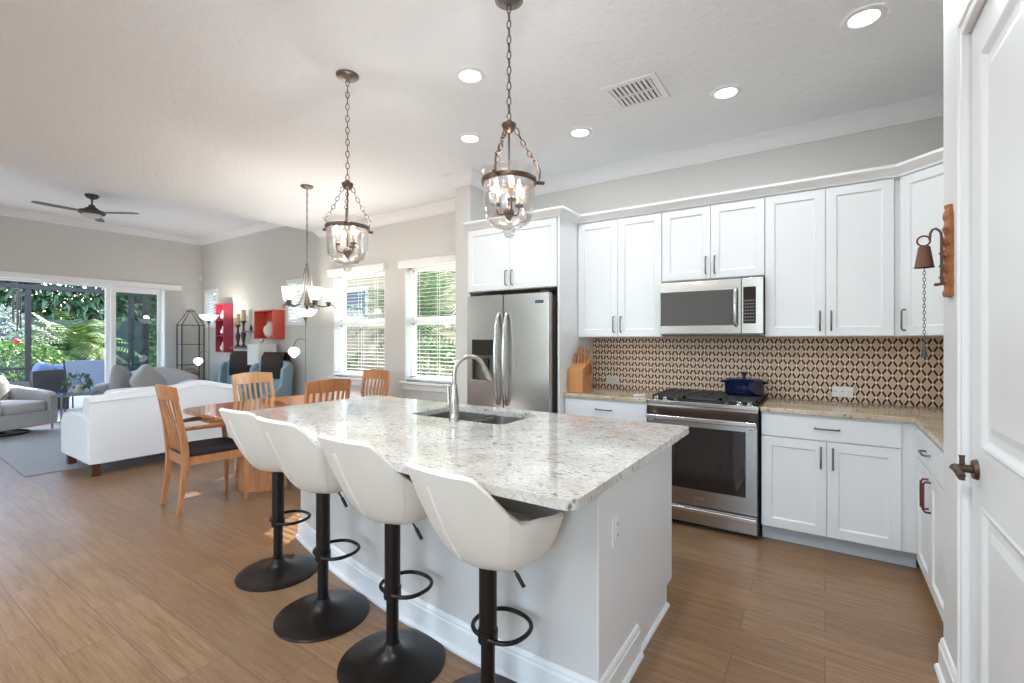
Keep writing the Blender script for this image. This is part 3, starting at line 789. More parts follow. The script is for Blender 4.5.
for p_, x in ((L_, xs_-.045), (R_, xs_+.045)):
    P = []
    for i in range(17):
        q = i/16; z = .80+.80*q; P.append((x, -.012-.052*math.sin(PI*q)**.55, z))
    P = [(x, .002, .80)]+P+[(x, .002, 1.60)]
    obj('handle', MB().tube(P, [.013]*2+[.013+.004*math.sin(PI*i/16) for i in range(1,16)]+[.013]*2, 10, flat=1.3), 'stainless_bright', p_, smooth=60)
for a_, b_ in ((-HW+.02, -HW+.10), (HW-.10, HW-.02)): obj('hinge_cover', MB().box(a_, b_, .02, .12, 1.768, 1.785), 'black', t, bevel=.003)
obj('toe_grille', MB().box(-HW+.02, HW-.02, .05, .10, 0, .085), 'black', t)
# range
RW = .762; RF = 3.575
t = thing('kitchen_range', 'stainless steel gas range with black oven window and storage drawer', 'range', (-.755, RF, 0))
h = RW/2-.003
obj('body', MB().box(-h, h, .045, .61, .03, .885), 'stainless_dark', t)
obj('foot', MB().box(-h+.02, h-.02, .08, .55, 0, .03), 'black', t)
obj('cooktop', MB().box(-h-.004, h+.004, .0, .628, .886, .914), 'stainless', t, bevel=.004)
obj('burner_pan', MB().box(-h+.02, h-.02, .10, .60, .914, .917), 'black', t)
gr = MB()
for k, (xa, xb) in enumerate(((-h+.012, -.128), (-.124, .124), (.128, h-.012))):
    gr.box(xa, xb, .095, .109, .925, .944).box(xa, xb, .600, .614, .925, .944).box(xa, xa+.012, .095, .614, .925, .944).box(xb-.012, xb, .095, .614, .925, .944)
    xm_ = (xa+xb)/2; gr.box(xm_-.006, xm_+.006, .109, .600, .930, .944)
    for yy in (.18, .265, .35, .435, .52): gr.box(xa+.012, xb-.012, yy-.005, yy+.005, .930, .944)
    for xx in (xa, xb-.012):
        for yy in (.095, .602): gr.box(xx, xx+.012, yy, yy+.012, .917, .925)
obj('grate', gr, 'grate', t)
bu = MB()
for x, y, r in ((-.25, .22, .045), (-.25, .48, .036), (.25, .22, .045), (.25, .48, .036), (0, .35, .05)): bu.lathe([(r*1.2, 0), (r*1.2, .006), (r, .008), (r*.8, .016), (0, .018)], 20, (x, y, .917))
obj('burner', bu, 'black', t, smooth=40)
pan = MB().add([(-h, .0, .885), (h, .0, .885), (h, -.012, .872), (-h, -.012, .872), (-h, .03, .775), (h, .03, .775), (-h, .05, .885), (h, .05, .885), (-h, .05, .775), (h, .05, .775)],
    [(0,1,7,6), (0,3,2,1), (3,4,5,2), (4,8,9,5), (6,7,9,8), (0,6,8,4,3), (1,2,5,9,7)])
obj('control_panel', pan, 'stainless_dark', t, fix=True)
for x in (-.315, -.235, -.150, .150, .235, .315):
    pass
for x in (-.320, -.255, -.175, .175, .255, .320):
    k = obj('knob', MB().lathe([(.020,0),(.022,.004),(.017,.008),(.016,.022),(.012,.025),(0,.025)], 16), 'stainless_bright' if abs(x) > .2 else 'stainless_dark', t, smooth=45)
    k.location = (x, .052, .914); k.rotation_euler = (.35, 0, 0)
    obj('pointer', MB().box(-.003, .003, -.015, .015, .025, .030), 'stainless_dark', k)
dd = obj('oven_door', MB().box(-h+.002, h-.002, 0, .045, .168, .772), 'stainless', t, bevel=.004)
obj('oven_window', MB().box(-h+.045, h-.075, -.004, .0, .285, .735), 'black_glass', dd, bevel=.012, seg=3)
obj('handle', MB().box(-h+.004, h-.004, -.062, -.034, .778, .812).box(-h+.02, -h+.06, -.036, .004, .755, .795).box(h-.06, h-.02, -.036, .004, .755, .795), 'stainless_bright', dd, bevel=.008, seg=3)
obj('oven_badge', MB().box(-.03, .03, -.0025, .0, .215, .232), 'silver', dd)
dd = obj('storage_drawer', MB().box(-h+.002, h-.002, .004, .045, .035, .155), 'stainless', t, bevel=.004)
obj('handle', MB().box(-h+.004, h-.004, -.022, .006, .118, .150), 'stainless_bright', dd, bevel=.008, seg=3)
obj('side_trim', MB().box(h-.006, h+.001, .0, .05, .03, .885).box(-h-.001, -h+.006, .0, .05, .03, .885), 'black', t)
# microwave
t = thing('microwave', 'stainless over-the-range microwave with a dark window', 'microwave', (-.734, 3.80, 1.405))
h = .367
obj('body', MB().box(-h, h, .03, .405, .0, .425), 'stainless_dark', t)
dd = obj('door', MB().box(-h, .222, 0, .03, .008, .415), 'stainless', t, bevel=.004)
obj('window', MB().box(-h+.006, .205, -.003, .0, .072, .337), 'mw_glass', dd, bevel=.002)
obj('window_screen', MB().box(-h+.075, .145, -.0038, -.003, .095, .30), 'mw_glass', dd)
P = [(.188, 0, .07), (.188, -.02, .075), (.186, -.034, .10), (.185, -.038, .20), (.186, -.034, .31), (.188, -.02, .335), (.188, 0, .34)]
obj('handle', MB().tube(P, .013, 10, flat=1.2), 'stainless_bright', dd, smooth=50)
cpn = obj('control_panel', MB().box(.225, h, 0, .03, .008, .415), 'stainless', t, bevel=.004)
obj('keypad', MB().box(.237, .320, -.003, 0, .082, .350), 'black_glass', cpn, bevel=.002)
obj('display', MB().box(.245, .312, -.0042, -.003, .285, .325), 'black_glass', cpn)
kb = MB()
for i in range(4):
    for j in range(7): kb.box(.247+i*.017, .258+i*.017, -.0038, -.003, .10+j*.024, .110+j*.024)
obj('button', kb, 'key_grey', cpn)
setp(cpn.children[-1], kind='stuff')
obj('vent_grille', MB().box(-h+.02, h-.02, .004, .06, -.008, .0), 'black', t)

# ================================================================== ON THE COUNTERS
t = thing('knife_block', 'upright striped wooden knife block on the counter beside the fridge panel', 'knife block', (-1.783, 3.77, CZ1), 0)
mb = MB().prism([(-.075, -.10), (.075, -.10), (.075, .06), (-.075, .06)], 0, .01)
bl = MB().add([(-.07,-.11,0),(.07,-.11,0),(.07,.08,0),(-.07,.08,0),(-.07,-.11,.205),(.07,-.11,.205),(.07,.08,.285),(-.07,.08,.285)],
    [(0,3,2,1),(4,5,6,7),(0,1,5,4),(1,2,6,5),(2,3,7,6),(3,0,4,7)])
obj('block', bl, 'block_wood', t, bevel=.006)
obj('side_ear', MB().box(.07, .088, -.04, .05, .15, .235), 'plaque_wood', t, bevel=.006)
kg = 'knives in the block'
for k, (x, y, ln, r) in enumerate(((-.045, .045, .135, .012), (-.015, .055, .115, .011), (.015, .050, .105, .011), (.045, .045, .095, .010), (-.045, -.02, .10, .011), (-.012, -.02, .095, .010), (.022, -.02, .09, .010), (.05, -.02, .085, .009))):
    names = ['largest knife at the left rear of the block', 'second knife from the left in the rear row of the block', 'third knife from the left in the rear row of the block', 'rightmost knife in the rear row of the block',
             'leftmost knife in the front row of the block', 'second knife from the left in the front row of the block', 'third knife from the left in the front row of the block', 'shortest knife at the right front of the block']
    zb = .205+(y+.11)/.19*.08
    w_ = thing('knife', 'wooden-handled '+names[k], 'knife', (-1.783+x, 3.77+y, CZ1+zb-.003), 0, kg)
    w_.rotation_euler = (-.22, 0, 0)
    obj('handle', MB().tube([(0,0,.008), (0,0,.02), (0,0,ln*.5), (0,0,ln-.01), (0,0,ln)], [r*.8, r, r*.85, r*1.1, r*.8], 8, flat=1.4), 'knife_wood', w_, smooth=50)
    obj('bolster', MB().box(-.006, .006, -.012, .012, 0, .009), 'silver', w_)
# dutch oven
t = thing('dutch_oven', 'oval dark blue lidded dutch oven on the right rear burner', 'pot', (-.515, 3.985, .945), 0)
obj('pot', MB().lathe([(.10,0),(.118,.006),(.126,.02),(.131,.06),(.134,.098),(.137,.105),(.130,.105)], 36, sx=1.06, sy=.84), 'pot_blue', t, smooth=50)
obj('lid', MB().lathe([(.137,.106),(.139,.112),(.130,.118),(.118,.126),(.105,.130),(.098,.128),(.06,.136),(0,.139)], 36, sx=1.06, sy=.84), 'pot_blue', t, smooth=50)
obj('lid_knob', MB().lathe([(.010,.138),(.009,.148),(.016,.158),(.026,.166),(.027,.172),(.020,.176),(0,.176)], 18), 'pot_black', t, smooth=50)
for s_ in (-1, 1):
    P = [(s_*.138, -.035, .098), (s_*.154, -.033, .100), (s_*.161, -.02, .101), (s_*.161, .02, .101), (s_*.154, .033, .100), (s_*.138, .035, .098)]
    obj('side_handle', MB().tube(P, .007, 8, flat=1.3), 'pot_blue', t, smooth=50)
t = thing('meat_thermometer', 'small white handheld thermometer lying on the counter left of the range', 'thermometer', (-1.24, 3.72, CZ1+.008), .9)
obj('case', MB().sq((0,0,0), (.055,.014,.008), .4, .4), 'plastic_white', t, smooth=60)
obj('tip', MB().tube([(.05,0,0),(.10,0,-.002)], [.003,.002], 6), 'dark_pewter', t)

# ================================================================== PENDANT LANTERNS
def link(mb, p0, p1, w=.010, r=.0022, turn=0):
    p0, p1 = Vector(p0), Vector(p1); d = p1-p0; L_ = d.length; d.normalize()
    u = Vector((1,0,0)) if abs(d.x) < .9 else Vector((0,1,0)); u = (u-d*u.dot(d)).normalized(); v = d.cross(u)
    u = u*math.cos(turn)+v*math.sin(turn); P = []
    for i in range(10):
        a = 2*PI*i/10; P.append((p0+p1)/2+d*(math.cos(a)*(L_/2+r)*1.0)+u*math.sin(a)*w)
    mb.tube(P, r, 5, closed=True)
def chain(mb, p0, p1, ln=.034, w=.009, r=.0022, sag=0):
    p0, p1 = Vector(p0), Vector(p1); n_ = max(1, round((p1-p0).length/ln))
    for i in range(n_):
        def at(q): return p0.lerp(p1, q)+Vector((0,0,-sag*4*q*(1-q)))
        link(mb, at(i/n_), at((i+1)/n_), w, r, (i % 2)*PI/2)
def lantern(loc, label, rz, drop=0):
    t = thing('pendant_lantern', label, 'pendant light', loc, rz, 'glass bell lanterns over the island')
    # local origin at the ceiling canopy; hub at -.60, band -.83, glass -.785 .. -1.085
    obj('canopy', MB().lathe([(0,-.030),(.012,-.030),(.030,-.024),(.050,-.020),(.054,-.014),(.066,-.010),(.068,-.001),(0,-.001)], 28), 'dark_pewter', t, smooth=45)
    mb = MB(); chain(mb, (0,0,-.03), (0,0,-.575), .036, .010, .0026); obj('chain', mb, 'bronze', t, smooth=60)
    obj('hub', MB().lathe([(0,-.635),(.012,-.632),(.026,-.620),(.034,-.600),(.034,-.592),(.020,-.584),(.010,-.572),(0,-.570)], 20), 'bronze', t, smooth=50)
    RB = .121
    for k in range(3):
        a = 2*PI*k/3+.5; mb = MB()
        chain(mb, (.03*math.cos(a), .03*math.sin(a), -.61), (.136*math.cos(a), .136*math.sin(a), -.782), .030, .010, .0024, .008)
        obj('hanging_chain', mb, 'bronze', t, smooth=60)
    obj('stem', MB().cyl((0,0,-.995), (0,0,-.62), .005, n=8), 'bronze', t, smooth=60)
    band = MB().lathe([(RB+.002,-.876),(RB+.008,-.876),(RB+.009,-.870),(RB+.009,-.858),(RB+.008,-.853),(RB+.002,-.853),(RB+.002,-.876)], 40, cap=False)
    for k in range(3):
        a = 2*PI*k/3+.5; c_, s_ = math.cos(a), math.sin(a)
        band.tube([(.136*c_,.136*s_,-.779), (.148*c_,.148*s_,-.804), (.144*c_,.144*s_,-.849), (.138*c_,.138*s_,-.864)], .0045, 8)
        band.tube([(.126*c_,.126*s_,-.864), (.156*c_,.156*s_,-.864)], [.008,.008], 8)
        band.lathe([(0,-.009),(.010,-.006),(.012,0),(.010,.006),(0,.009)], 10, (.160*c_,.160*s_,-.864))
    obj('band', band, 'bronze', t, smooth=50)
    prof = [(.136,-.812),(.139,-.816),(.131,-.826),(.124,-.843),(.121,-.860),(.121,-.93),(.120,-.99),(.114,-1.025),(.098,-1.055),(.070,-1.075),(.040,-1.084),(.020,-1.087)]
    obj('glass_bell', MB().lathe(prof, 44, cap=False), 'jar_glass', t, smooth=80)
    obj('glass_finial', MB().lathe([(.018,-1.086),(.027,-1.091),(.030,-1.099),(.020,-1.106),(.024,-1.114),(.017,-1.125),(0,-1.129)], 20), 'jar_glass', t, smooth=50)
    cl = MB().lathe([(0,-1.052),(.006,-1.049),(.012,-1.038),(.020,-1.026),(.026,-1.008),(.020,-.993),(.010,-.986),(.006,-.978)], 18)
    for k in range(3):
        a = 2*PI*k/3+1.1; c_, s_ = math.cos(a), math.sin(a)
        cl.tube([(.015*c_,.015*s_,-1.008), (.036*c_,.036*s_,-1.018), (.056*c_,.056*s_,-1.008), (.063*c_,.063*s_,-.988), (.063*c_,.063*s_,-.973)], .0045, 8)
        cl.lathe([(.006,-.974),(.019,-.970),(.021,-.962),(.012,-.958),(.010,-.954)], 14, (.063*c_,.063*s_,0))
    obj('candle_cluster', cl, 'bronze', t, smooth=50)
    for k in range(3):
        a = 2*PI*k/3+1.1; c_, s_ = math.cos(a)*.063, math.sin(a)*.063
        q = obj('candle_sleeve', MB().lathe([(.010,-.956),(.010,-.912),(.006,-.910),(0,-.910)], 12, (c_, s_, 0)), 'candle_tube', t, smooth=40)
        obj('bulb', MB().lathe([(.005,-.910),(.010,-.900),(.013,-.886),(.010,-.868),(.005,-.850),(.0015,-.840),(0,-.838)], 12, (c_, s_, 0)), 'bulb', q, smooth=70)
    for k in range(3):
        a = 2*PI*k/3+1.1; light('bulb_light', 'POINT', (.063*math.cos(a), .063*math.sin(a), -.828), PEND_W, (1, .96, .92), .008, t)
    if drop:
        for o in list(t.children):
            if not o.name.startswith(('canopy', 'chain')): o.location.z -= drop
        cc_ = [o for o in t.children if o.name.startswith('chain')][0]; mb = MB(); chain(mb, (0,0,-.03), (0,0,-.575-drop), .036, .010, .0026)
        old = cc_.data; me = bpy.data.meshes.new('chain'); me.from_pydata(mb.v, [], mb.f); me.materials.append(M['bronze']); cc_.data = me; bpy.data.meshes.remove(old)
    return t
lantern((-1.243, 1.845, ZC), 'nearer glass bell-jar lantern with three candle bulbs, over the sink end of the island', .2)
lantern((-2.422, 1.835, ZC), 'glass bell-jar lantern with three candle bulbs, the farther one over the island', .9, .067)

# ================================================================== BELL
t = thing('wall_bell', 'rusty iron bell with a pull chain on a carved wood plaque by the pantry door', 'bell', (PX, 2.475, 1.54))
pl = MB(); nz = 24; vv = []; ff = []
for i in range(nz+1):
    z = .355*i/nz; q = i/nz
    hw = .046 if q < .8 else .046*math.sqrt(max(.0, 1-((q-.8)/.2)**2*.75)); dp = .020+.004*math.sin(q*PI*14)
    hw += .002*math.sin(q*PI*14+1)
    for (a, b) in ((-0.0,-hw), (-dp*.6,-hw), (-dp,-hw*.5), (-dp*1.1,0), (-dp,hw*.5), (-dp*.6,hw), (-0.0,hw)): vv.append((a, b, z))
for i in range(nz):
    for k in range(7): ff.append((i*7+k, i*7+(k+1) % 7, (i+1)*7+(k+1) % 7, (i+1)*7+k))
ff += [tuple(range(7))[::-1], tuple(nz*7+k for k in range(7))]
obj('plaque', MB().add(vv, ff), 'plaque_wood', t, fix=True)
br = MB().box(-.032, -.024, -.009, .009, .045, .235)
P = [(-.028,0,.22), (-.030,0,.25), (-.036,0,.262), (-.046,0,.270), (-.056,0,.266), (-.062,0,.252), (-.063,0,.235), (-.064,0,.226)]
br.tube(P, .0045, 8)
P = [(-.082+.020*math.cos(a), .0, .225+.020*math.sin(a)) for a in [2*PI*i/18 for i in range(18)]]
br.tube(P, .0035, 8, closed=True)
br.tube([(-.030,0,.05), (-.045,0,.048), (-.05,0,.05)], [.006,.006,.007], 8)
for z in (.075, .12, .17): br.lathe([(0,-.004),(.005,0),(0,.004)], 8, (-.034, 0, z))
obj('bracket', br, 'rusty', t, smooth=40)
bell = MB().add([(0,0,0)], [])
def ring_r(r, z, n_=16): return [(-.080+r*math.cos(2*PI*i/n_)*1.0, r*.8*math.sin(2*PI*i/n_), z) for i in range(n_)]
vv = ring_r(.014,.205)+ring_r(.019,.200)+ring_r(.030,.125)+ring_r(.034,.118)+ring_r(.029,.118); ff = []
for j in range(4):
    for i in range(16): ff.append((j*16+i, j*16+(i+1) % 16, (j+1)*16+(i+1) % 16, (j+1)*16+i))
ff.append(tuple(range(16)))
obj('bell_cup', MB().add(vv, ff), 'rusty', t, smooth=40, fix=True)
mb = MB(); chain(mb, (-.080,0,.13), (-.080,0,-.185), .013, .0042, .0013); obj('pull_chain', mb, 'iron', t)
obj('chain_weight', MB().lathe([(0,.02),(.003,.02),(.006,.0),(.011,-.028),(.010,-.034),(0,-.036)], 12, (-.080,0,-.205)), 'iron', t, smooth=50)

# ================================================================== BAR STOOLS
def stool(loc, rz, label, dz=0):
    """seat faces local +y; back at local -y"""
    t = thing('bar_stool', label, 'bar stool', loc, rz, 'white bucket stools at the island')
    nth, nt_ = 48, 12
    def hgt(ph, y):                   # rim height over the shell bottom: high narrow back, straight slope down to the arms
        if ph < .74: return .368-.010*(ph/.74)**2
        if ph < 1.36:
            q = (ph-.74)/.62; q = q*.6+.4*q*q*(3-2*q); return .358-.170*q
        return .188-.035*max(0, min(1, (y+.02)/.22))
    def rim(th):
        c_, s_ = math.cos(th), math.sin(th); e = .80 if s_ < 0 else .62
        x = .250*math.copysign(abs(c_)**e, c_); y = (.215 if s_ < 0 else .235)*math.copysign(abs(s_)**e, s_)
        return x, y
    outer = []; inner = []
    for i in range(nth):
        th = 2*PI*i/nth; x, y = rim(th); ph = abs(((th-1.5*PI+PI) % (2*PI))-PI)
        H_ = hgt(ph, y)
        front = max(0, min(1, (y-.185)/.03)) if abs(x) < .205 else 0
        H_ = H_*(1-front)+.085*front
        backness = max(0, min(1, (1.62-ph)/1.15)); backness = backness*backness*(3-2*backness)
        col_o = []; col_i = []
        for j in range(nt_+1):
            q = j/nt_
            r = .40+.60*q**(.42+.38*backness)
            z = H_*(q**1.5)
            taper = 1-.16*backness*q
            X = x*r*taper; Y = y*r*(1-.12*backness*q)-.105*backness*q**1.4
            col_o.append((X, Y, z))
        nx, ny = x/math.hypot(x, y), y/math.hypot(x, y)
        top = col_o[-1]
        col_i.append((top[0]-nx*.012, top[1]-ny*.012, top[2]+.012))
        col_i.append((top[0]-nx*.032, top[1]-ny*.032, top[2]+.004))
        for q in (.8, .6, .4, .2):
            px_, py_, pz_ = col_o[int(round(nt_*(.35+.65*q)))]
            zz = .095+(top[2]-.095)*q
            col_i.append((px_-nx*.045, py_-ny*.045, max(.090, zz)))
        col_i.append((x*.55, y*.55, .092)); col_i.append((x*.25, y*.25, .097))
        outer.append(col_o); inner.append(col_i)
    vs = []; K = nt_+1+8
    for i in range(nth): vs += outer[i]+inner[i]
    fs = []
    for i in range(nth):
        a = i*K; b = ((i+1) % nth)*K
        for k in range(K-1): fs.append((a+k, b+k, b+k+1, a+k+1))
    fs.append(tuple(i*K for i in range(nth))[::-1]); fs.append(tuple(i*K+K-1 for i in range(nth)))
    Z0 = .567+dz; sh = [(x, y, z+Z0) for x, y, z in vs]
    obj('seat_shell', MB().add(sh, fs), 'leather', t, smooth=60, fix=True)
    # centre seam up the back and two side seams
    def backpt(th_i, q):
        c_ = outer[th_i]; f = q*nt_; k = min(nt_-1, int(f)); u = f-k
        return Vector(c_[k]).lerp(Vector(c_[k+1]), u)+Vector((0,0,Z0))
    ib = nth*3//4
    mb = MB().tube([backpt(ib, q)+Vector((0,-.001,0)) for q in [.22+.68*i/14 for i in range(15)]], .0045, 6)
    obj('centre_seam', mb, 'leather_piping', t, smooth=60)
    for ii in (ib-9, ib+9): obj('side_seam', MB().tube([backpt(ii, q) for q in [.15+.85*i/14 for i in range(15)]], .0018, 6), 'leather', t, smooth=60)
    obj('seat_cushion', MB().sq((0,.015,Z0+.097), (.165,.150,.022), .5, .6), 'leather', t, smooth=80)
    obj('swivel_plate', MB().box(-.055,.055,-.055,.055,Z0-.017,Z0+.005), 'stool_metal', t, bevel=.006)
    obj('gas_post', MB().lathe([(.033,.28),(.033,Z0-.015),(.028,Z0-.012),(.028,Z0-.008)], 20).lathe([(.026,.055),(.026,.28),(.030,.282)], 20), 'stool_metal', t, smooth=40)
    obj('base', MB().lathe([(.222,0),(.223,.006),(.217,.010),(.18,.016),(.125,.026),(.08,.038),(.05,.052),(.036,.068),(.030,.085),(0,.085)], 48), 'stool_metal', t, smooth=60)
    loop = [(.108*math.copysign(abs(math.cos(q))**.8, math.cos(q)), .078+.100*math.copysign(abs(math.sin(q))**(.8 if math.sin(q) < 0 else 1), math.sin(q)), .298) for q in [2*PI*i/36 for i in range(36)]]
    obj('footrest', MB().tube(loop, .0085, 10, closed=True).lathe([(.030,.275),(.037,.277),(.037,.319),(.030,.321)], 20), 'stool_metal', t, smooth=50)
    obj('height_lever', MB().tube([(.03,.01,Z0-.012), (.085,.03,Z0-.015), (.12,.04,Z0-.06)], .0045, 8).tube([(.107,.036,Z0-.043), (.135,.044,Z0-.085)], .0075, 8), 'stool_metal', t, smooth=50)
    return t
stool((-1.022, 1.380, 0), -.14, 'white bucket-seat bar stool nearest the camera, with a white seam down its back', .018)
stool((-1.535, 1.390, 0), -.06, 'white bucket-seat bar stool second from the camera', .058)
stool((-2.085, 1.435, 0), -.06, 'white bucket-seat bar stool third from the camera', .070)
stool((-2.685, 1.550, 0), .0, 'white bucket-seat bar stool farthest from the camera, beside the dining table', .050)

# ================================================================== DINING SET
TZ = .745
t = thing('dining_table', 'reddish wooden dining table with rounded ends on curved drum pedestals', 'dining table', (-4.40, 2.76, 0))
def oval(hx, hy, e, n_=56):
    return [(hx*math.copysign(abs(math.cos(a))**e, math.cos(a)), hy*math.copysign(abs(math.sin(a))**e, math.sin(a))) for a in [2*PI*i/n_ for i in range(n_)]]
obj('tabletop', MB().prism(oval(.53, .92, .40), TZ-.028, TZ), 'table_wood', t, bevel=.006)
obj('apron', MB().prism(oval(.44, .82, .5), TZ-.10, TZ-.029), 'cherry', t)
for s_, a in ((-1, 0), (1, PI)):
    P = [(.235*math.cos(q), .30*math.sin(q)) for q in [PI+PI*i/18 for i in range(19)]]
    P = [(x, -.30+y*.9) for x, y in P]; P = P+[(.235, -.27), (-.235, -.27)]
    o = obj('pedestal', MB().prism(P, 0, TZ-.10), 'cherry', t, smooth=40); o.rotation_euler = (0, 0, a)
def chair(loc, rz, label, arms=False, m='cherry', seatm='fabric_dark'):
    """faces local +y"""
    t = thing('dining_chair', label, 'dining chair', loc, rz, 'slat-back dining chairs')
    W_, D_ = .205, .22
    def back_y(z):      # rear posts: splayed foot, then leaning back
        return -D_-.045*max(0, (.42-z)/.42)**1.3 - .085*max(0, (z-.45)/.55)**1.3
    for s_ in (-1, 1):
        P = []; R_ = []
        for i in range(15):
            z = .985*i/14; P.append((s_*(W_-.005+.008*(z > .5)), back_y(z), z)); R_.append(.017+.010*math.exp(-((z-.45)/.22)**2))
        obj('rear_leg', MB().tube(P, [r*1.25 for r in R_], 4, flat=1.0), m, t, bevel=.003)
        P = [(s_*(W_+.012), D_-.005+.012*(.43-z), z) for z in (0, .15, .3, .43)]
        if arms: P += [(s_*(W_+.014), D_-.02, .55), (s_*(W_+.016), D_-.035, .655)]
        obj('front_leg', MB().tube(P, [.017, .021, .025, .028, .022, .02][:len(P)], 4), m, t, bevel=.003)
        obj('side_rail', MB().box(s_*(W_-.008)-.012, s_*(W_-.008)+.012, -D_, D_-.01, .375, .44), m, t)
        if arms:
            P = [(s_*(W_+.0), back_y(.66), .665), (s_*(W_+.025), -.10, .672), (s_*(W_+.045), .06, .675), (s_*(W_+.04), D_+.02, .668)]
            obj('arm', MB().tube(P, [.020,.024,.030,.026], 8, flat=.55), m, t, smooth=60)
    obj('front_rail', MB().box(-W_, W_, D_-.03, D_-.006, .375, .44), m, t)
    obj('rear_rail', MB().box(-W_, W_, -D_-.012, -D_+.012, .375, .455), m, t)
    obj('seat', MB().sq((0, .0, .462), (W_+.012, D_+.01, .036), .35, .5), seatm, t, smooth=80)
    # curved crest rail
    def cr(x): return -.035*(1-(x/W_)**2)
    vv = []; ff = []; n_ = 12
    for i in range(n_+1):
        x = -W_-.018+(2*W_+.036)*i/n_; y = cr(x)
        zt = 1.0+.014*(1-(x/W_)**2)
        for (dy, z) in ((-.011, .895), (.011, .895), (.011, zt), (-.011, zt)): vv.append((x, back_y(z)+y+dy+.004, z))
    for i in range(n_):
        for k in range(4): ff.append((i*4+k, i*4+(k+1) % 4, (i+1)*4+(k+1) % 4, (i+1)*4+k))
    ff += [(3,2,1,0), tuple(n_*4+k for k in range(4))]
    obj('crest_rail', MB().add(vv, ff), m, t, bevel=.003, fix=True)
    sl_ = MB()
    for k in range(6):
        x = -.150+.060*k; P = []
        for i in range(8):
            z = .455+(.905-.455)*i/7; P.append((x*(1-.12*(1-i/7)), back_y(z)+cr(x)*(i/7)*.9+.002, z))
        for a, b in zip(P, P[1:]):
            sl_.add([(a[0]-.011,a[1]-.006,a[2]),(a[0]+.011,a[1]-.006,a[2]),(a[0]+.011,a[1]+.006,a[2]),(a[0]-.011,a[1]+.006,a[2]),
                     (b[0]-.011,b[1]-.006,b[2]),(b[0]+.011,b[1]-.006,b[2]),(b[0]+.011,b[1]+.006,b[2]),(b[0]-.011,b[1]+.006,b[2])],
                    [(0,3,2,1),(4,5,6,7),(0,1,5,4),(1,2,6,5),(2,3,7,6),(3,0,4,7)])
    obj('slats', sl_, m, t)
    return t
chair((-4.36, 1.90, 0), -.10, 'wooden armchair with a black seat at the near end of the dining table', True)
chair((-4.86, 2.72, 0), -PI/2+.10, 'light wooden slat-back dining chair on the sofa side of the table', m='maple')
chair((-4.03, 2.64, 0), PI/2-.02, 'dark orange wooden dining chair on the island side of the table')
chair((-4.42, 3.46, 0), PI+.0, 'wooden slat-back dining chair at the window end of the table')

# chandelier
t = thing('chandelier', 'bronze chandelier with upturned white glass shades over the dining table', 'chandelier', (-4.528, 2.927, ZC))
obj('canopy', MB().lathe([(0,-.03),(.012,-.028),(.05,-.022),(.062,-.012),(.064,-.001),(0,-.001)], 24), 'dark_pewter', t, smooth=45)
mb = MB(); chain(mb, (0,0,-.03), (0,0,-.80), .04, .008, .0026); obj('chain', mb, 'dark_pewter', t, smooth=60)
obj('ceiling_cord', MB().cyl((.004,0,-.80), (.004,0,-.03), .0025, n=6), 'dark_pewter', t)
obj('column', MB().lathe([(0,-.79),(.006,-.80),(.016,-.83),(.010,-.85),(.024,-.87),(.026,-.90),(.018,-.93),(.016,-1.14),(.022,-1.20),(.030,-1.24),(.020,-1.275),(.012,-1.295),(0,-1.31)], 20), 'dark_pewter', t, smooth=50)
for k in range(5):
    a = 2*PI*k/5+math.radians(59.6); c_, s_ = math.cos(a), math.sin(a)
    P = [(.016,-.89), (.040,-.93), (.048,-1.02), (.055,-1.16), (.09,-1.245), (.15,-1.265), (.215,-1.25), (.25,-1.24)]
    ar = obj('arm', MB().tube([(r*c_, r*s_, z) for r, z in P], .007, 8).tube([(.25*c_,.25*s_,-1.24), (.275*c_,.275*s_,-1.27), (.29*c_,.29*s_,-1.275)], .005, 8), 'dark_pewter', t, smooth=60)
    obj('cup', MB().lathe([(.006,-1.262),(.020,-1.245),(.028,-1.225),(.031,-1.212),(.020,-1.210)], 16, (.212*c_, .212*s_, 0)), 'dark_pewter', ar, smooth=50)
    sh = obj('glass_shade', MB().lathe([(.020,-1.215),(.038,-1.210),(.052,-1.188),(.060,-1.150),(.065,-1.105),(.072,-1.080),(.069,-1.080),(.061,-1.105),(.056,-1.150),(.048,-1.184),(.034,-1.204),(0,-1.207)], 24, (.212*c_, .212*s_, 0)), 'shade_glass', t, smooth=70)
    light('shade_light', 'POINT', (.212*c_, .212*s_, -1.06), LAMP_W*.09, (1, .94, .88), .04, t)

# ================================================================== LIVING AREA
def sofa_part(t, nm, x0, x1, y0, y1, z0, z1, m='fabric_white', e=.25, sm=80):
    return obj(nm, MB().sq(((x0+x1)/2, (y0+y1)/2, (z0+z1)/2), ((x1-x0)/2, (y1-y0)/2, (z1-z0)/2), e, e, 32, 16), m, t, smooth=sm)
# loveseat, seen from behind; local +x is towards the sliders (world -x)
t = thing('sofa', 'white upholstered sofa seen from behind, with a curved camel back and dark feet', 'sofa', (-6.03, 2.28, 0), PI)
LN = 1.46; hl_ = LN/2
vv = []; ff = []; n_ = 24
def ztop(y): return .80+.075*math.exp(-((y+.28)/.26)**2)*1.0+.02*math.cos(y*2)     # crest towards the far end
for i in range(n_+1):
    y = -hl_+.012+(LN-.024)*i/n_; zt = ztop(y); ed = .03*(1-min(1, (hl_-abs(y))/.05))**2
    for (x, z) in ((.0, .13), (.0, .40), (.0, zt-.05), (.012, zt-.015), (.05, zt-ed), (.13, zt-ed), (.19, zt-.04), (.23, .5), (.25, .13)): vv.append((x+ (ed if x < .02 else 0), y, z))
K = 9
for i in range(n_):
    for k in range(K): ff.append((i*K+k, i*K+(k+1) % K, (i+1)*K+(k+1) % K, (i+1)*K+k))
ff += [tuple(range(K)), tuple(n_*K+k for k in range(K))[::-1]]
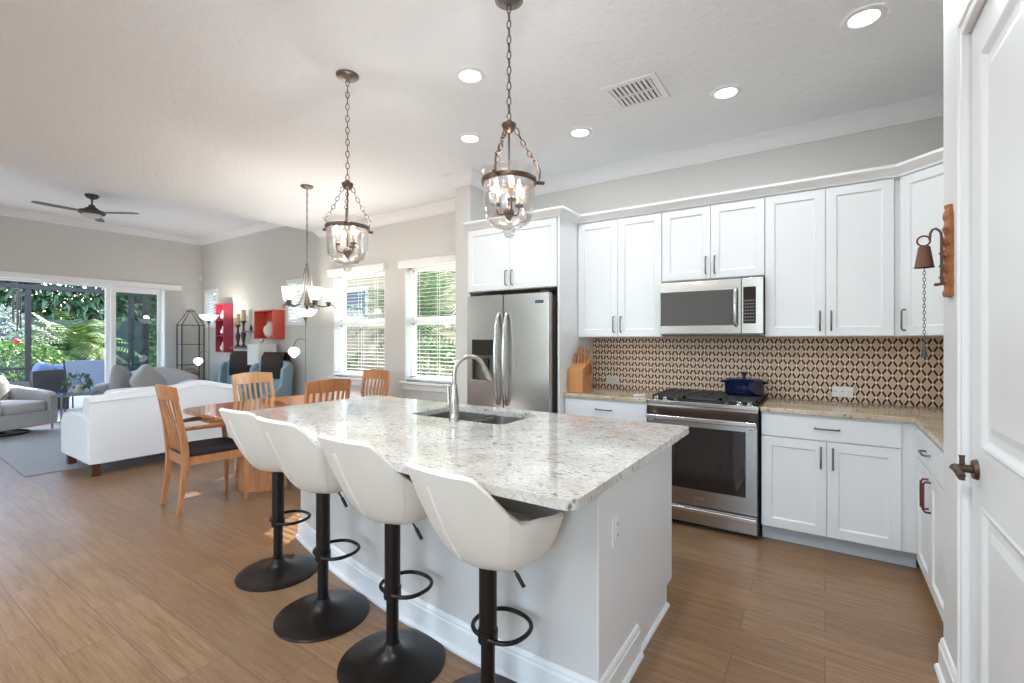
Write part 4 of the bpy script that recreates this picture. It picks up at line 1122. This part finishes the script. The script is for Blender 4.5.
obj('backrest', MB().add(vv, ff), 'fabric_white', t, smooth=50, fix=True)
mb = MB().tube([(-.002+.0, -hl_+.01+(LN-.02)*i/n_, ztop(-hl_+LN*i/n_)-.055) for i in range(n_+1)], .005, 6)
obj('piping', mb, 'fabric_white', t, smooth=60)
obj('seat_base', MB().box(.20, .86, -hl_+.02, hl_-.02, .13, .34), 'fabric_white', t, bevel=.02)
for s_ in (-1, 1):
    y0_, y1_ = sorted((s_*hl_, s_*(hl_-.20)))
    P = [(.012,.13), (.012,.56), (.06,.60), (.30,.62), (.70,.60), (.86,.56), (.92,.48), (.90,.13)]
    m4 = Matrix(((1,0,0,0),(0,0,-1,0),(0,1,0,0),(0,0,0,1)))
    obj('armrest', MB().prism(P, -y1_, -y0_, m4), 'fabric_white', t, bevel=.03, seg=3, fix=True)
    for xx in (.05, .80): obj('leg', MB().box(xx, xx+.075, s_*(hl_-.075)-.035, s_*(hl_-.075)+.035, 0, .13), 'foot_wood', t, bevel=.004)
for k in range(2):
    sofa_part(t, 'seat_cushion', .22, .88, -.53+k*.53, k*.53, .33, .48)
    sofa_part(t, 'back_cushion', .16, .34, -.53+k*.53, k*.53, .46, .84)
# rug
o = obj('area_rug', MB().prism([(-6.63, 1.22), (-10.15, 1.33), (-10.10, 3.40), (-6.50, 3.30)], 0.001, .013), 'rug_fabric', bevel=.004)
setp(o, 'grey low-pile area rug under the sofa and armchair', 'rug')
# grey swivel armchair at the left edge
def armchair(loc, rz, label, m, W_=.42, group=None):
    t = thing('swivel_armchair', label, 'armchair', loc, rz, group)
    base = [(-W_, .40), (-W_, -.30), (-W_+.08, -.42), (W_-.08, -.42), (W_, -.30), (W_, .40)]
    obj('body', MB().prism(base, .10, .32), m, t, bevel=.03, seg=3)
    for s_ in (-1, 1):
        y = MB(); P = [(-.40, .12), (-.44, .64), (-.36, .67), (.20, .60), (.36, .57), (.41, .50), (.41, .12)]
        m4 = Matrix(((0,0,1,0),(1,0,0,0),(0,1,0,0),(0,0,0,1)))
        a, b = sorted((s_*W_, s_*(W_-.15))); y.prism(P, a, b, m4)
        obj('armrest', y, m, t, bevel=.04, seg=4)
    obj('backrest', MB().add([(-W_+.02,-.34,.2),(W_-.02,-.34,.2),(W_-.02,-.18,.2),(-W_+.02,-.18,.2),(-W_+.04,-.50,.80),(W_-.04,-.50,.80),(W_-.08,-.36,.82),(-W_+.08,-.36,.82)],
        [(0,3,2,1),(4,5,6,7),(0,1,5,4),(1,2,6,5),(2,3,7,6),(3,0,4,7)]), m, t, bevel=.05, seg=4)
    obj('seat_cushion', MB().sq((0, .10, .385), (W_-.155, .33, .085), .25, .4, 32, 12), m, t, smooth=80)
    obj('back_cushion', MB().sq((0, -.27, .60), (W_-.16, .10, .20), .3, .5, 28, 12), m, t, smooth=80)
    obj('swivel_ring', MB().tube([(.30*math.cos(2*PI*i/28), .30*math.sin(2*PI*i/28), .012) for i in range(28)], .012, 8, closed=True).cyl((0,0,.01), (0,0,.10), .05), 'black', t, smooth=60)
    return t
armchair((-9.78, 1.55, .014), math.radians(-60), 'grey swivel armchair at the left edge of the picture on the rug', 'fabric_grey', .45)
# grey seat with cushions behind the sofa
t = thing('loveseat', 'grey rounded-back seat beyond the white sofa, by the sliding doors', 'sofa', (-9.60, 3.27, .014), -2.2)
obj('body', MB().box(-.62, .62, -.38, .40, .12, .34), 'fabric_grey', t, bevel=.04, seg=3)
vv = []; ff = []; n_ = 20
for i in range(n_+1):
    x = -.62+1.24*i/n_; zt = .66+.20*math.cos(x/.62*PI/2)**.8
    for (y, z) in ((-.38,.14), (-.47,zt-.04), (-.44,zt), (-.34,zt), (-.30,zt-.05), (-.22,.14)): vv.append((x, y, z))
for i in range(n_):
    for k in range(6): ff.append((i*6+k, i*6+(k+1) % 6, (i+1)*6+(k+1) % 6, (i+1)*6+k))
ff += [tuple(range(6)), tuple(n_*6+k for k in range(6))[::-1]]
obj('backrest', MB().add(vv, ff), 'fabric_grey', t, smooth=50, fix=True)
for s_ in (-1, 1): obj('armrest', MB().sq((s_*.56, .0, .38), (.10, .40, .26), .3, .35), 'fabric_grey', t, smooth=80)
obj('seat_cushion', MB().sq((0, .04, .40), (.46, .36, .10), .25, .4), 'fabric_grey', t, smooth=80)
for k, (x, y, z, rx, ry, rz, lb) in enumerate(((-9.36, 2.82, .68, -.3, .6, -.95+PI, 'grey square throw pillow leaning beyond the left part of the white sofa'), (-9.08, 3.08, .68, -.3, -.7, -.95+PI, 'pale grey throw pillow leaning beyond the middle of the white sofa'))):
    o = obj('throw_pillow', MB().sq((0,0,0), (.24,.085,.24), .9, .38, 32, 16), 'fabric_grey_dark' if k == 0 else 'fabric_grey', smooth=80)
    o.location = (x, y, z); o.rotation_euler = (rx, ry, rz); setp(o, lb, 'pillow', 'throw pillows')
# glass side table with a potted plant
t = thing('side_table', 'small glass-topped side table with slim grey legs between the armchair and the sofa', 'side table', (-9.55, 2.33, .014))
obj('glass_top', MB().box(-.24, .24, -.24, .24, .525, .537), 'table_glass', t)
fr_ = MB()
for sx in (-1, 1):
    fr_.box(sx*.24-.01, sx*.24+.01, -.25, .25, .505, .524); fr_.box(-.23, .23, sx*.24-.01, sx*.24+.01, .505, .524)
obj('rim', fr_, 'metal_leg', t)
for sx in (-1, 1):
    for sy in (-1, 1): obj('leg', MB().box(sx*.235-.011, sx*.235+.011, sy*.235-.011, sy*.235+.011, 0, .505), 'metal_leg', t)
def leaves(n_, fc, size, aspect=.45, droop=.3, seed=1):
    """n_ bent leaf blades; fc(rng) -> (position, outward direction)"""
    rng = random.Random(seed); mb = MB()
    for _ in range(n_):
        p, d = fc(rng); d = Vector(d).normalized(); s_ = size*rng.uniform(.6, 1.3)
        u = d.cross(Vector((rng.uniform(-1,1), rng.uniform(-1,1), rng.uniform(-.3,1)))).normalized()*s_*aspect
        p = Vector(p); m1 = p+d*s_*.5+Vector((0,0,s_*.06)); e = p+d*s_+Vector((0,0,-s_*droop)); c_ = d.cross(u).normalized()*s_*.08
        o = len(mb.v); mb.v += [tuple(p), tuple(m1+u*.5), tuple(m1-c_), tuple(m1-u*.5), tuple(e)]
        mb.f += [(o, o+1, o+2), (o, o+2, o+3), (o+1, o+4, o+2), (o+2, o+4, o+3)]
    return mb
def ball(c, r):
    def f(g_):
        a = g_.uniform(0, 2*PI); b = math.asin(g_.uniform(-.75, 1)); k = g_.uniform(.55, 1)**.5
        d = Vector((math.cos(a)*math.cos(b), math.sin(a)*math.cos(b), math.sin(b)))
        return (c[0]+d.x*r[0]*k, c[1]+d.y*r[1]*k, c[2]+d.z*r[2]*k), d+Vector((g_.uniform(-.5,.5), g_.uniform(-.5,.5), g_.uniform(-.4,.6)))
    return f
t = thing('potted_plant', 'small leafy plant in a pale pot on the glass side table', 'plant', (-9.55, 2.33, .5525))
obj('pot', MB().lathe([(.06,0),(.085,.02),(.10,.08),(.095,.13),(.085,.13),(.085,.11),(0,.11)], 20), 'ceramic', t, smooth=50)
obj('foliage', leaves(150, ball((0,0,.19), (.20,.20,.13)), .09, .5, .2, 3), 'leaf_dark', t)
t.scale = (.72, .72, .85)

# ---- etagere and basket
RXP, RYP = -9.90, 4.02
t = thing('etagere', 'black metal open shelf rack with a peaked top in the far corner', 'shelf rack', (RXP, RYP, 0), PI/2)
w_, dp = .185, .10
for sx in (-1, 1):
    for sy in (-1, 1): obj('post', MB().box(sx*w_-.009, sx*w_+.009, sy*dp-.009, sy*dp+.009, 0, 1.646), 'iron', t)
for z in (.15, .52, .90, 1.28, 1.636): obj('shelf', MB().box(-w_-.015, w_+.015, -dp-.01, dp+.01, z-.012, z), 'iron', t)
mb = MB()
for sy in (-1, 1):
    mb.tube([(-w_, sy*dp, 1.64), (-.03, sy*.05, 1.89)], .009, 6).tube([(w_, sy*dp, 1.64), (.03, sy*.05, 1.89)], .009, 6)
mb.box(-.055, .055, -.06, .06, 1.885, 1.905).tube([(-.05,0,1.905), (-.02,0,1.925), (.02,0,1.925), (.05,0,1.905)], .007, 6)
obj('peak', mb, 'iron', t)
t = thing('basket', 'round brown woven basket with a lid on a lower shelf of the black rack', 'basket', (RXP, RYP, .521), PI/2)
obj('body', MB().lathe([(.10,0),(.125,.04),(.13,.10),(.125,.16),(.115,.165)], 24), 'basket', t, smooth=50)
obj('lid', MB().lathe([(.13,.165),(.13,.18),(.10,.21),(.04,.235),(0,.24)], 24), 'basket', t, smooth=50)
obj('handle', MB().tube([(-.12,0,.12), (-.12,0,.22), (-.06,0,.29), (.06,0,.29), (.12,0,.22), (.12,0,.12)], .007, 6), 'basket', t, smooth=60)

# ---- torchiere floor lamps with a side reading arm
def floor_lamp(loc, rz, label, zt=1.74, ws=1, za=1.30):
    t = thing('floor_lamp', label, 'floor lamp', loc, rz, 'floor lamps with a side reading light')
    obj('base', MB().lathe([(.13,0),(.135,.01),(.12,.025),(.03,.035),(.014,.05)], 28), 'dark_pewter', t, smooth=50)
    obj('pole', MB().cyl((0,0,.03), (0,0,zt-.09), .0105, n=12), 'dark_pewter', t, smooth=60)
    b = obj('lamp_shade', MB().lathe([(.02,zt-.09),(.06,zt-.085),(.11,zt-.055),(.145,zt-.0),(.150,zt+.012),(.143,zt+.008),(.105,zt-.042),(.06,zt-.068),(0,zt-.072)], 32), 'lamp_glass', t, smooth=70)
    obj('shade_cup', MB().lathe([(.012,zt-.15),(.022,zt-.12),(.035,zt-.094),(0,zt-.092)], 16), 'dark_pewter', t, smooth=50)
    light('uplight', 'POINT', (0, 0, zt+.03), LAMP_W*ws, (1, .95, .88), .05, t)
    P = [(0, 0, za+.03), (-.035, 0, za+.07), (-.09, 0, za+.08), (-.15, 0, za+.05), (-.185, 0, za-.01), (-.19, 0, za-.04)]
    ar = obj('reading_arm', MB().tube(P, .006, 8), 'dark_pewter', t, smooth=60)
    obj('reading_shade', MB().lathe([(.015,.0),(.035,-.005),(.062,-.025),(.074,-.055),(.072,-.08),(.055,-.105),(.030,-.128),(.012,-.145),(0,-.148)], 24, (-.185,0,za-.035)), 'lamp_glass', ar, smooth=70)
    return t
floor_lamp((-9.12, 3.99, .0), .6, 'floor lamp with glowing bowl in the far corner beside the black rack', 1.79, .32, 1.08)
floor_lamp((-5.78, 3.72, 0), .35, 'floor lamp with glowing bowl directly behind the chandelier', 1.76, .25)

# ---- red wall boxes, ledges and their ornaments (on the back wall)
t = thing('wall_shelf', 'tall dark red three-compartment box shelf on the living-room wall', 'wall shelf', (-9.345, YS-.001, 1.128))
B_ = MB(); w_, d_, h_ = .153, .173, .904
B_.box(-w_, -w_+.016, -d_, 0, 0, h_).box(w_-.016, w_, -d_, 0, 0, h_).box(-w_+.016, w_-.016, -.012, 0, 0, h_)
for z in (0, .295, .589, h_-.016): B_.box(-w_+.016, w_-.016, -d_, -.012, z, z+.016)
obj('box', B_, 'red_box', t)
t = thing('wall_shelf', 'square orange-red box shelf holding a pale vase on the living-room wall', 'wall shelf', (-7.793, YS-.001, 1.372))
B_ = MB(); w_, d_, h_ = .294, .20, .485
B_.box(-w_, -w_+.018, -d_, 0, 0, h_).box(w_-.018, w_, -d_, 0, 0, h_).box(-w_+.018, w_-.018, -.012, 0, 0, h_)
B_.box(-w_+.018, w_-.018, -d_, -.012, 0, .018).box(-w_+.018, w_-.018, -d_, -.012, h_-.018, h_)
obj('box', B_, 'orange_box', t)
o = obj('wall_ledge', MB().box(-8.97, -8.37, YS-.17, YS-.001, 1.202, 1.230), 'plum_shelf', bevel=.003); setp(o, 'lower plum-coloured wall ledge holding two candlesticks', 'wall shelf')
o = obj('wall_ledge', MB().box(-8.595, -8.10, YS-.14, YS-.001, 1.4915, 1.5175), 'plum_shelf', bevel=.003); setp(o, 'short upper plum-coloured wall ledge left of the orange box', 'wall shelf')
def vase(loc, prof, m, label, cat='vase', nm='vase', g=None):
    o = obj(nm, MB().lathe(prof, 24), m, smooth=50); o.location = loc; return setp(o, label, cat, g)
vase((-7.71, YS-.122, 1.391), [(.04,0),(.085,.04),(.11,.11),(.10,.18),(.055,.23),(.04,.25),(.055,.27),(.045,.27),(0,.26)], 'ceramic', 'round pale ceramic vase inside the orange-red box')
for k, z in enumerate((.017, .312, .606)):
    vase((-9.345, YS-.095, 1.128+z), [(.03,0),(.06,.03),(.065,.08),(.04,.13),(.025,.16),(.03,.175),(0,.17)], 'ceramic' if k != 1 else 'silver',
         ['small pale pot in the bottom compartment of the red box', 'small silvery pot in the middle compartment of the red box', 'small pale pot in the top compartment of the red box'][k], 'pot', 'pot', 'pots in the red box')
def candlestick(loc, h_, ch, label):
    t = thing('candlestick', label, 'candle holder', loc, 0, 'candlesticks')
    obj('stand', MB().lathe([(.05,0),(.052,.012),(.03,.03),(.018,.06),(.035,.11*h_/.3),(.045,.15*h_/.3),(.02,.20*h_/.3),(.018,h_-.06),(.03,h_-.03),(.046,h_-.01),(.046,h_),(0,h_)], 20), 'dark_wood', t, smooth=50)
    c_ = thing('pillar_candle', label.replace('dark turned wooden candlestick', 'tan pillar candle on the candlestick'), 'candle', (loc[0], loc[1], loc[2]+h_+.001), 0, 'pillar candles')
    obj('wax', MB().lathe([(.036,0),(.037,.003),(.037,ch-.003),(.034,ch),(0,ch-.006)], 18), 'candle_wax', c_, smooth=50)
    obj('wick', MB().cyl((0,0,ch-.006), (0,0,ch+.012), .0015, n=6), 'black', c_)
candlestick((-8.856, YS-.085, 1.231), .40, .195, 'dark turned wooden candlestick, the shorter of the two on the plum ledge')
candlestick((-8.66, YS-.085, 1.231), .465, .195, 'dark turned wooden candlestick, the taller of the two on the plum ledge')
for k, x in enumerate((-8.44, -8.28)):
    vase((x, YS-.065, 1.5185), [(.02,0),(.028,.03),(.02,.06),(.012,.09+.05*k),(.018,.10+.05*k),(0,.10+.05*k)], 'foot_wood', ['tiny dark ornament at the left of the upper plum ledge', 'tiny dark ornament at the right of the upper plum ledge'][k], 'ornament', 'ornament', 'ornaments on the upper ledge')
# motion sensor
o = obj('motion_sensor', MB().box(-.035, .035, -.05, 0, -.055, .055), 'plastic_white', bevel=.012, seg=3); o.location = (XL+.05, YS-.035, 2.59); o.rotation_euler = (0,0,PI/4); setp(o, 'small white motion sensor high in the far corner', 'sensor')
# wing chairs
def wing(loc, rz, label, thr):
    t = thing('wing_chair', label, 'armchair', loc, rz, 'blue wing chairs')
    m = 'fabric_blue'
    obj('body', MB().box(-.30, .30, -.26, .34, .16, .36), m, t, bevel=.03, seg=3)
    P = [(-.30,.30), (-.335,.75), (-.36,1.02), (-.27,1.10), (0,1.12), (.27,1.10), (.36,1.02), (.335,.75), (.30,.30)]
    m4 = Matrix(((1,0,0,0),(0,0,-1,-.24),(0,1,0,0),(0,0,0,1))) @ Matrix.Rotation(0, 4, 'X')
    obj('backrest', MB().prism(P, 0, .12, m4), m, t, bevel=.035, seg=4)
    for s_ in (-1, 1):
        P = [(-.28,.30), (-.30,1.04), (-.22,1.07), (-.10,.98), (-.06,.72), (.05,.64), (.28,.60), (.34,.52), (.32,.30)]
        m5 = Matrix(((0,0,1,0),(1,0,0,0),(0,1,0,0),(0,0,0,1))); a, b = sorted((s_*.36, s_*.29))
        obj('wing', MB().prism(P, a, b, m5), m, t, bevel=.025, seg=3)
        for yy in (-.20, .28): obj('leg', MB().cyl((s_*.26, yy, 0), (s_*.25, yy, .17), .014, .022, 8), 'foot_wood', t)
    obj('seat_cushion', MB().sq((0, .06, .42), (.27, .27, .075), .3, .4), m, t, smooth=80)
    th_ = MB()
    for (a, b, c_, d_) in ((-.20,.12,1.0,0),):
        pts = [(-.385,.45), (-.39,1.0), (-.36,1.145), (-.27,1.15), (-.22,1.08), (-.20,.75)]
        vv = []; ff = []
        for x in (-.20, -.12, -.04, .04, .12, .20):
            for i, (y, z) in enumerate(pts): vv.append((x, y+.006*math.sin(x*30+i), z+.004*math.cos(x*40)))
        nn = len(pts)
        for i in range(5):
            for k in range(nn-1): ff.append((i*nn+k, (i+1)*nn+k, (i+1)*nn+k+1, i*nn+k+1))
        th_.add(vv, ff)
    o = obj('throw_blanket', th_, 'fabric_brown', smooth=60); so_ = o.modifiers.new('s', 'SOLIDIFY'); so_.thickness = .018; so_.offset = 1
    o.location = loc; o.rotation_euler = (0,0,rz); setp(o, thr, 'throw', 'dark throws')
    t.scale = (.92, .92, .93)
    return t
wing((-8.27, 3.97, 0), PI+.45, 'blue-grey wing chair on the left, nearer the red box', 'dark throw draped over the left wing chair')
wing((-7.22, 3.90, 0), PI+.30, 'blue wing chair on the right, just behind the light wooden dining chair', 'dark throw draped over the right wing chair')
t = thing('end_table', 'small dark end table between the two wing chairs', 'side table', (-7.72, 4.18, 0))
obj('table_top', MB().box(-.17, .17, -.17, .17, .60, .63), 'fabric_slate', t, bevel=.004)
for sx in (-1, 1):
    for sy in (-1, 1): obj('leg', MB().box(sx*.14-.015, sx*.14+.015, sy*.14-.015, sy*.14+.015, 0, .60), 'fabric_slate', t)
t = thing('table_lamp', 'table lamp with a square pale shade and silver ball finial between the wing chairs', 'lamp', (-7.72, 4.18, .631))
obj('lamp_base', MB().lathe([(.07,0),(.07,.015),(.03,.03),(.045,.10),(.05,.16),(.02,.28),(.012,.36)], 20), 'silver', t, smooth=50)
obj('lamp_shade', MB().box(-.17, .17, -.15, .15, .32, .66), 'shade_linen', t, bevel=.006)
obj('finial', MB().lathe([(.006,.66),(.008,.68),(.030,.695),(.038,.72),(.030,.75),(0,.76)], 16), 'silver', t, smooth=60)

# ceiling fan
t = thing('ceiling_fan', 'dark three-blade ceiling fan with a light kit over the living area', 'ceiling fan', (-8.455, 2.214, ZL))
obj('canopy', MB().lathe([(.075,-.001),(.078,-.02),(.06,-.045),(.02,-.065),(0,-.066)], 24), 'fan_dark', t, smooth=45)
obj('downrod', MB().cyl((0,0,-.15), (0,0,-.06), .012, n=10), 'fan_dark', t)
obj('motor', MB().lathe([(0,-.14),(.035,-.145),(.04,-.17),(.075,-.19),(.085,-.215),(.145,-.225),(.15,-.255),(.13,-.27),(0,-.27)], 32), 'fan_dark', t, smooth=45)
obj('light_kit', MB().lathe([(.10,-.271),(.10,-.285),(.08,-.31),(.04,-.322),(0,-.325)], 28), 'frosted_off', t, smooth=60)
for a in (-1.50, .66, 2.72):
    c_, s_ = math.cos(a), math.sin(a); pts = [(.12,-.03), (.20,-.05), (.40,-.06), (.57,-.05), (.605,-.03), (.605,.03), (.57,.05), (.20,.045), (.12,.03)]
    R4 = Matrix.Translation((0,0,-.245)) @ Matrix.Rotation(a, 4, 'Z') @ Matrix.Rotation(.07, 4, 'X')
    obj('blade', MB().prism(pts, -.004, .004, R4), 'fan_blade', t)

# ================================================================== OUTDOORS
struct('floor_patio', MB().box(-15.4, XL-.16, -9, 12, -.16, -.03), 'deck')
struct('floor_garden', MB().box(-60, -15.401, -40, 50, -.30, -.10).box(-15.4, 30, 12, 50, -.30, -.10).box(XL-.1, 30, YS+.2, 12, -.30, -.10), 'lawn')
struct('floor_bounce', MB().box(XL-.1, 30, -40, YF-.16, -.30, -.08), 'bounce_pale')  # pale ground out of view, added to bounce daylight up to the ceiling
XP = -14.8
t = thing('screen_enclosure', 'dark-framed screened patio enclosure outside the sliding doors', 'enclosure', (XP, 0, -.03))
mb = MB()
obj('beam', MB().box(-.06, .06, -6, 8, 2.52, 2.62), 'lanai_frame', t)
obj('beam', MB().box(-.03, .03, -6, 8, .72, .77), 'lanai_frame', t)
for y in (-4.5, -1.0, 2.776, 4.648, 7.5): obj('post', MB().box(-.05, .05, y-.045, y+.045, 0, 2.54), 'lanai_frame', t)
mb = MB().box(-40, -17, -20, 24, -.1, 0)
def bush(name, label, cat, c, r, n_, size, m, group=None, seed=1, stem=.03, kind=None):
    t = thing(name, label, cat, (c[0], c[1], -.1), 0, group)
    obj('foliage', leaves(n_, ball((0,0,c[2]+.1), r), size, .5, .35, seed), m, t)
    mb = MB(); rg = random.Random(seed)
    for k in range(5): mb.tube([(rg.uniform(-.1,.1)*r[0], rg.uniform(-.1,.1)*r[1], 0), (rg.uniform(-.4,.4)*r[0], rg.uniform(-.4,.4)*r[1], c[2]+.1)], [stem, stem*.5], 6)
    obj('stem', mb, 'bark', t); return t
def palm(label, c, h_, n_, fl, m, seed, lean=.6, group=None, leaf=.34, trunks=3):
    t = thing('palm', label, 'palm', (c[0], c[1], -.1), 0, group); rg = random.Random(seed); mb = MB(); tr = MB()
    for k in range(trunks):
        a = 2*PI*k/trunks; b0 = (.18*math.cos(a), .18*math.sin(a), 0); b1 = (.35*math.cos(a), .35*math.sin(a), h_)
        tr.tube([b0, b1], [.05, .035], 8)
    obj('trunk', tr, 'bark', t)
    for k in range(n_):
        a = rg.uniform(0, 2*PI); el = rg.uniform(.15, 1.35); L_ = fl*rg.uniform(.7, 1.1); kk = rg.randrange(trunks); q = 2*PI*kk/trunks
        p = Vector((.35*math.cos(q), .35*math.sin(q), h_*rg.uniform(.75, 1.02))); d = Vector((math.cos(a)*math.cos(el), math.sin(a)*math.cos(el), math.sin(el)))
        prev = p; ns = 16; seg = L_/ns
        for i in range(ns):
            d = (d+Vector((0,0,-.085*lean*(1+i*.12)))).normalized(); nx = prev+d*seg
            sd = d.cross(Vector((0,0,1))); sd = sd.normalized() if sd.length > .01 else Vector((1,0,0))
            lf = leaf*math.sin(PI*(.12+.85*i/ns))
            for s_ in (-1, 1):
                for f_ in (0,):
                    b_ = prev.lerp(nx, f_); tip = b_+(sd*s_*.8+d*.55+Vector((0,0,-.25))).normalized()*lf; w_ = d*.014
                    o = len(mb.v); mb.v += [tuple(b_-w_), tuple(b_+w_), tuple(b_.lerp(tip, .5)+w_*1.6), tuple(tip), tuple(b_.lerp(tip, .5)-w_*1.6)]; mb.f.append((o,o+1,o+2,o+3,o+4))
            o = len(mb.v); mb.v += [tuple(prev-sd*.006), tuple(prev+sd*.006), tuple(nx+sd*.006), tuple(nx-sd*.006)]; mb.f.append((o,o+1,o+2,o+3)); prev = nx
    obj('fronds', mb, m, t); return t
# through the sliding doors
palm('yellow-green feathery palm seen through the sliding glass doors', (-17.6, 4.35), 1.25, 70, 1.5, 'leaf_palm', 5, group=None, leaf=.40, trunks=5)
bush('shrub', 'lime green leafy shrub at the lower left beyond the patio', 'shrub', (-16.3, 2.75, .55), (.75,1.15,.72), 1700, .17, 'leaf_lime', 'garden shrubs', 11)
bush('shrub', 'pale silvery flowering shrub at the far left beyond the patio', 'shrub', (-18.4, 2.55, 1.35), (.75,1.0,1.0), 1900, .15, 'leaf_pale', 'garden shrubs', 12)
bush('shrub', 'yellow-green shrub seen through the right-hand sliding door panel', 'shrub', (-14.2, 5.1, .75), (.30,.30,.42), 260, .17, 'leaf_lime', 'garden shrubs', 13)
bush('shrub', 'mixed green shrub behind the palm and patio posts', 'shrub', (-17.6, 7.1, 1.2), (1.1,1.1,1.3), 1500, .20, 'leaf_green', 'garden shrubs', 14)
for k, (y, lb) in enumerate(((-5.0, 'dark tree at the far left beyond the garden'), (.3, 'dark tree beyond the pale silvery shrub'), (5.6, 'dark tree beyond the yellow-green palm'), (10.9, 'dark tree beyond the right-hand sliding door panel'))):
    bush('garden_tree', lb, 'tree', (-24-k*.3, y, 3.0), (2.3,2.6,3.4), 9000, .42, 'leaf_dark', 'dark trees beyond the garden', 20+k, .12)
o = obj('garden_fence', MB().box(-20.8, -20.7, -14, 20, -.1, 2.0), 'fence_blue'); setp(o, 'dark blue-grey garden fence beyond the patio plants', 'fence')
# patio lounge chairs
def patio_sofa(loc, rz, label):
    t = thing('patio_chair', label, 'patio chair', loc, rz)
    obj('frame', MB().box(-.34,.34,-.32,.34,.22,.28).box(-.34,-.30,-.34,.34,0,.60).box(.30,.34,-.34,.34,0,.60).box(-.34,.34,-.36,-.30,.22,.80), 'lanai_frame', t)
    obj('seat_cushion', MB().sq((0,.03,.35), (.29,.30,.075), .3, .4), 'patio_blue', t, smooth=80)
    obj('back_cushion', MB().sq((-.15,-.20,.66), (.15,.10,.28), .5, .6, xf=Matrix.Rotation(.15, 4, 'Y')), 'patio_blue', t, smooth=80)
    obj('back_cushion', MB().sq((.16,-.20,.66), (.15,.10,.27), .5, .6, xf=Matrix.Rotation(.15, 4, 'Y')), 'patio_blue', t, smooth=80); return t
patio_sofa((-12.8, 2.50, -.029), PI/2+.5, 'blue-cushioned patio chair with two leaning blue pillows outside the sliding doors')
t = thing('sling_chair', 'blue-grey sling patio chair outside the sliding doors, in front of the palm', 'patio chair', (-12.35, 3.22, -.029), math.radians(66))
obj('sling', MB().add([(-.31,.28,.40),(.31,.28,.40),(.31,-.18,.36),(-.31,-.18,.36),(.31,-.40,.98),(-.31,-.40,.98),(-.31,.28,.41),(.31,.28,.41),(.31,-.16,.37),(-.31,-.16,.37),(.31,-.385,.985),(-.31,-.385,.985)],
    [(0,3,2,1),(3,5,4,2),(6,7,8,9),(9,8,10,11),(0,1,7,6),(5,11,10,4),(0,6,9,3),(3,9,11,5),(1,2,8,7),(2,4,10,8)]), 'patio_sling', t)
fr_ = MB()
for s_ in (-1, 1): fr_.tube([(s_*.33,.30,0), (s_*.33,.30,.40), (s_*.33,-.18,.36), (s_*.33,-.41,1.0)], .014, 6).tube([(s_*.33,-.30,0), (s_*.33,-.18,.36)], .014, 6).tube([(s_*.33,.30,.60), (s_*.33,-.26,.62)], .014, 6).tube([(s_*.33,.30,.40), (s_*.33,.30,.60)], .014, 6)
obj('frame', fr_, 'lanai_frame', t)
# wind chime hanging from the beam
t = thing('wind_chime', 'dark tubular wind chime hanging from the patio beam', 'wind chime', (-13.0, 2.28, 2.35))
obj('crown', MB().lathe([(0,.0),(.07,-.01),(.07,-.03),(0,-.03)], 16), 'lanai_frame', t)
for k in range(5):
    a = 2*PI*k/5; obj('chime_tube', MB().cyl((.055*math.cos(a), .055*math.sin(a), -.08-.75+.06*k), (.055*math.cos(a), .055*math.sin(a), -.08), .013, n=8), 'lanai_frame', t)
obj('cord', MB().cyl((0,0,-1.0), (0,0,.25), .003, n=5), 'lanai_frame', t)
obj('sail', MB().lathe([(0,-.06),(.045,-.03),(.055,0),(.045,.03),(0,.06)], 14, (0,0,-1.02)), 'red_ball', t, smooth=60)
struct('trim_7', MB().box(-14.74, XL-.15, 2.25, 2.31, 2.6, 2.7), 'lanai_frame')
struct('trim_8', MB().box(-13.05, -12.95, 4.30, 4.40, -.03, 2.7), 'lanai_frame')
# neighbour's house beyond the dining windows
t = thing('neighbour_house', "neighbouring house with tan lap siding seen through the left dining window", 'house', (-12.0, 8.2, -.1))
obj('wall', MB().box(-5, 3.0, 0, 5, 0, 5.2), 'siding', t)
w_ = obj('window', MB().box(.95, 1.03, -.06, .0, 2.0, 2.82).box(1.97, 2.05, -.06, .0, 2.0, 2.82).box(1.03, 1.97, -.06, 0, 2.0, 2.09).box(1.03, 1.97, -.06, 0, 2.73, 2.82), 'pvc_white', t)
obj('pane', MB().box(1.03, 1.97, -.02, -.01, 2.09, 2.73), 'far_glass', w_)
obj('corner_board', MB().box(2.9, 3.02, -.03, .0, 0, 5.2), 'pvc_white', t)
obj('roof', MB().prism([(-5.3,-.6),(3.4,-.6),(3.4,5.4),(-5.3,5.4)], 5.2, 5.4), 'pvc_white', t)
palm('tall green palm filling the dining window nearest the fridge', (-7.9, 7.9), 2.0, 60, 1.9, 'leaf_green', 31, group='side-yard palms', leaf=.40, trunks=3)
palm('yellowish feathery palm high in the dining window nearest the fridge', (-7.2, 12.2), 3.2, 50, 2.0, 'leaf_palm', 32, group='side-yard palms', leaf=.42, trunks=3)
palm('low green palm against the tan house in the left dining window', (-9.1, 6.6), .6, 24, .9, 'leaf_palm', 33, group='side-yard palms', leaf=.3, trunks=2)
bush('shrub', 'dense green hedge shrub below the dining window nearest the fridge', 'shrub', (-6.2, 6.5, .5), (1.1,.5,.75), 1500, .17, 'leaf_green', 'side-yard shrubs', 41)
bush('shrub', 'green hedge shrub at the foot of the neighbouring house', 'shrub', (-10.6, 7.4, .4), (.9,.4,.5), 700, .17, 'leaf_dark', 'side-yard shrubs', 42)
bush('garden_tree', 'tall dark tree behind the side-yard palms', 'tree', (-15.4, 16.5, 3.2), (4.2,1.8,3.8), 8000, .45, 'leaf_dark', 'side-yard trees', 43, .12)
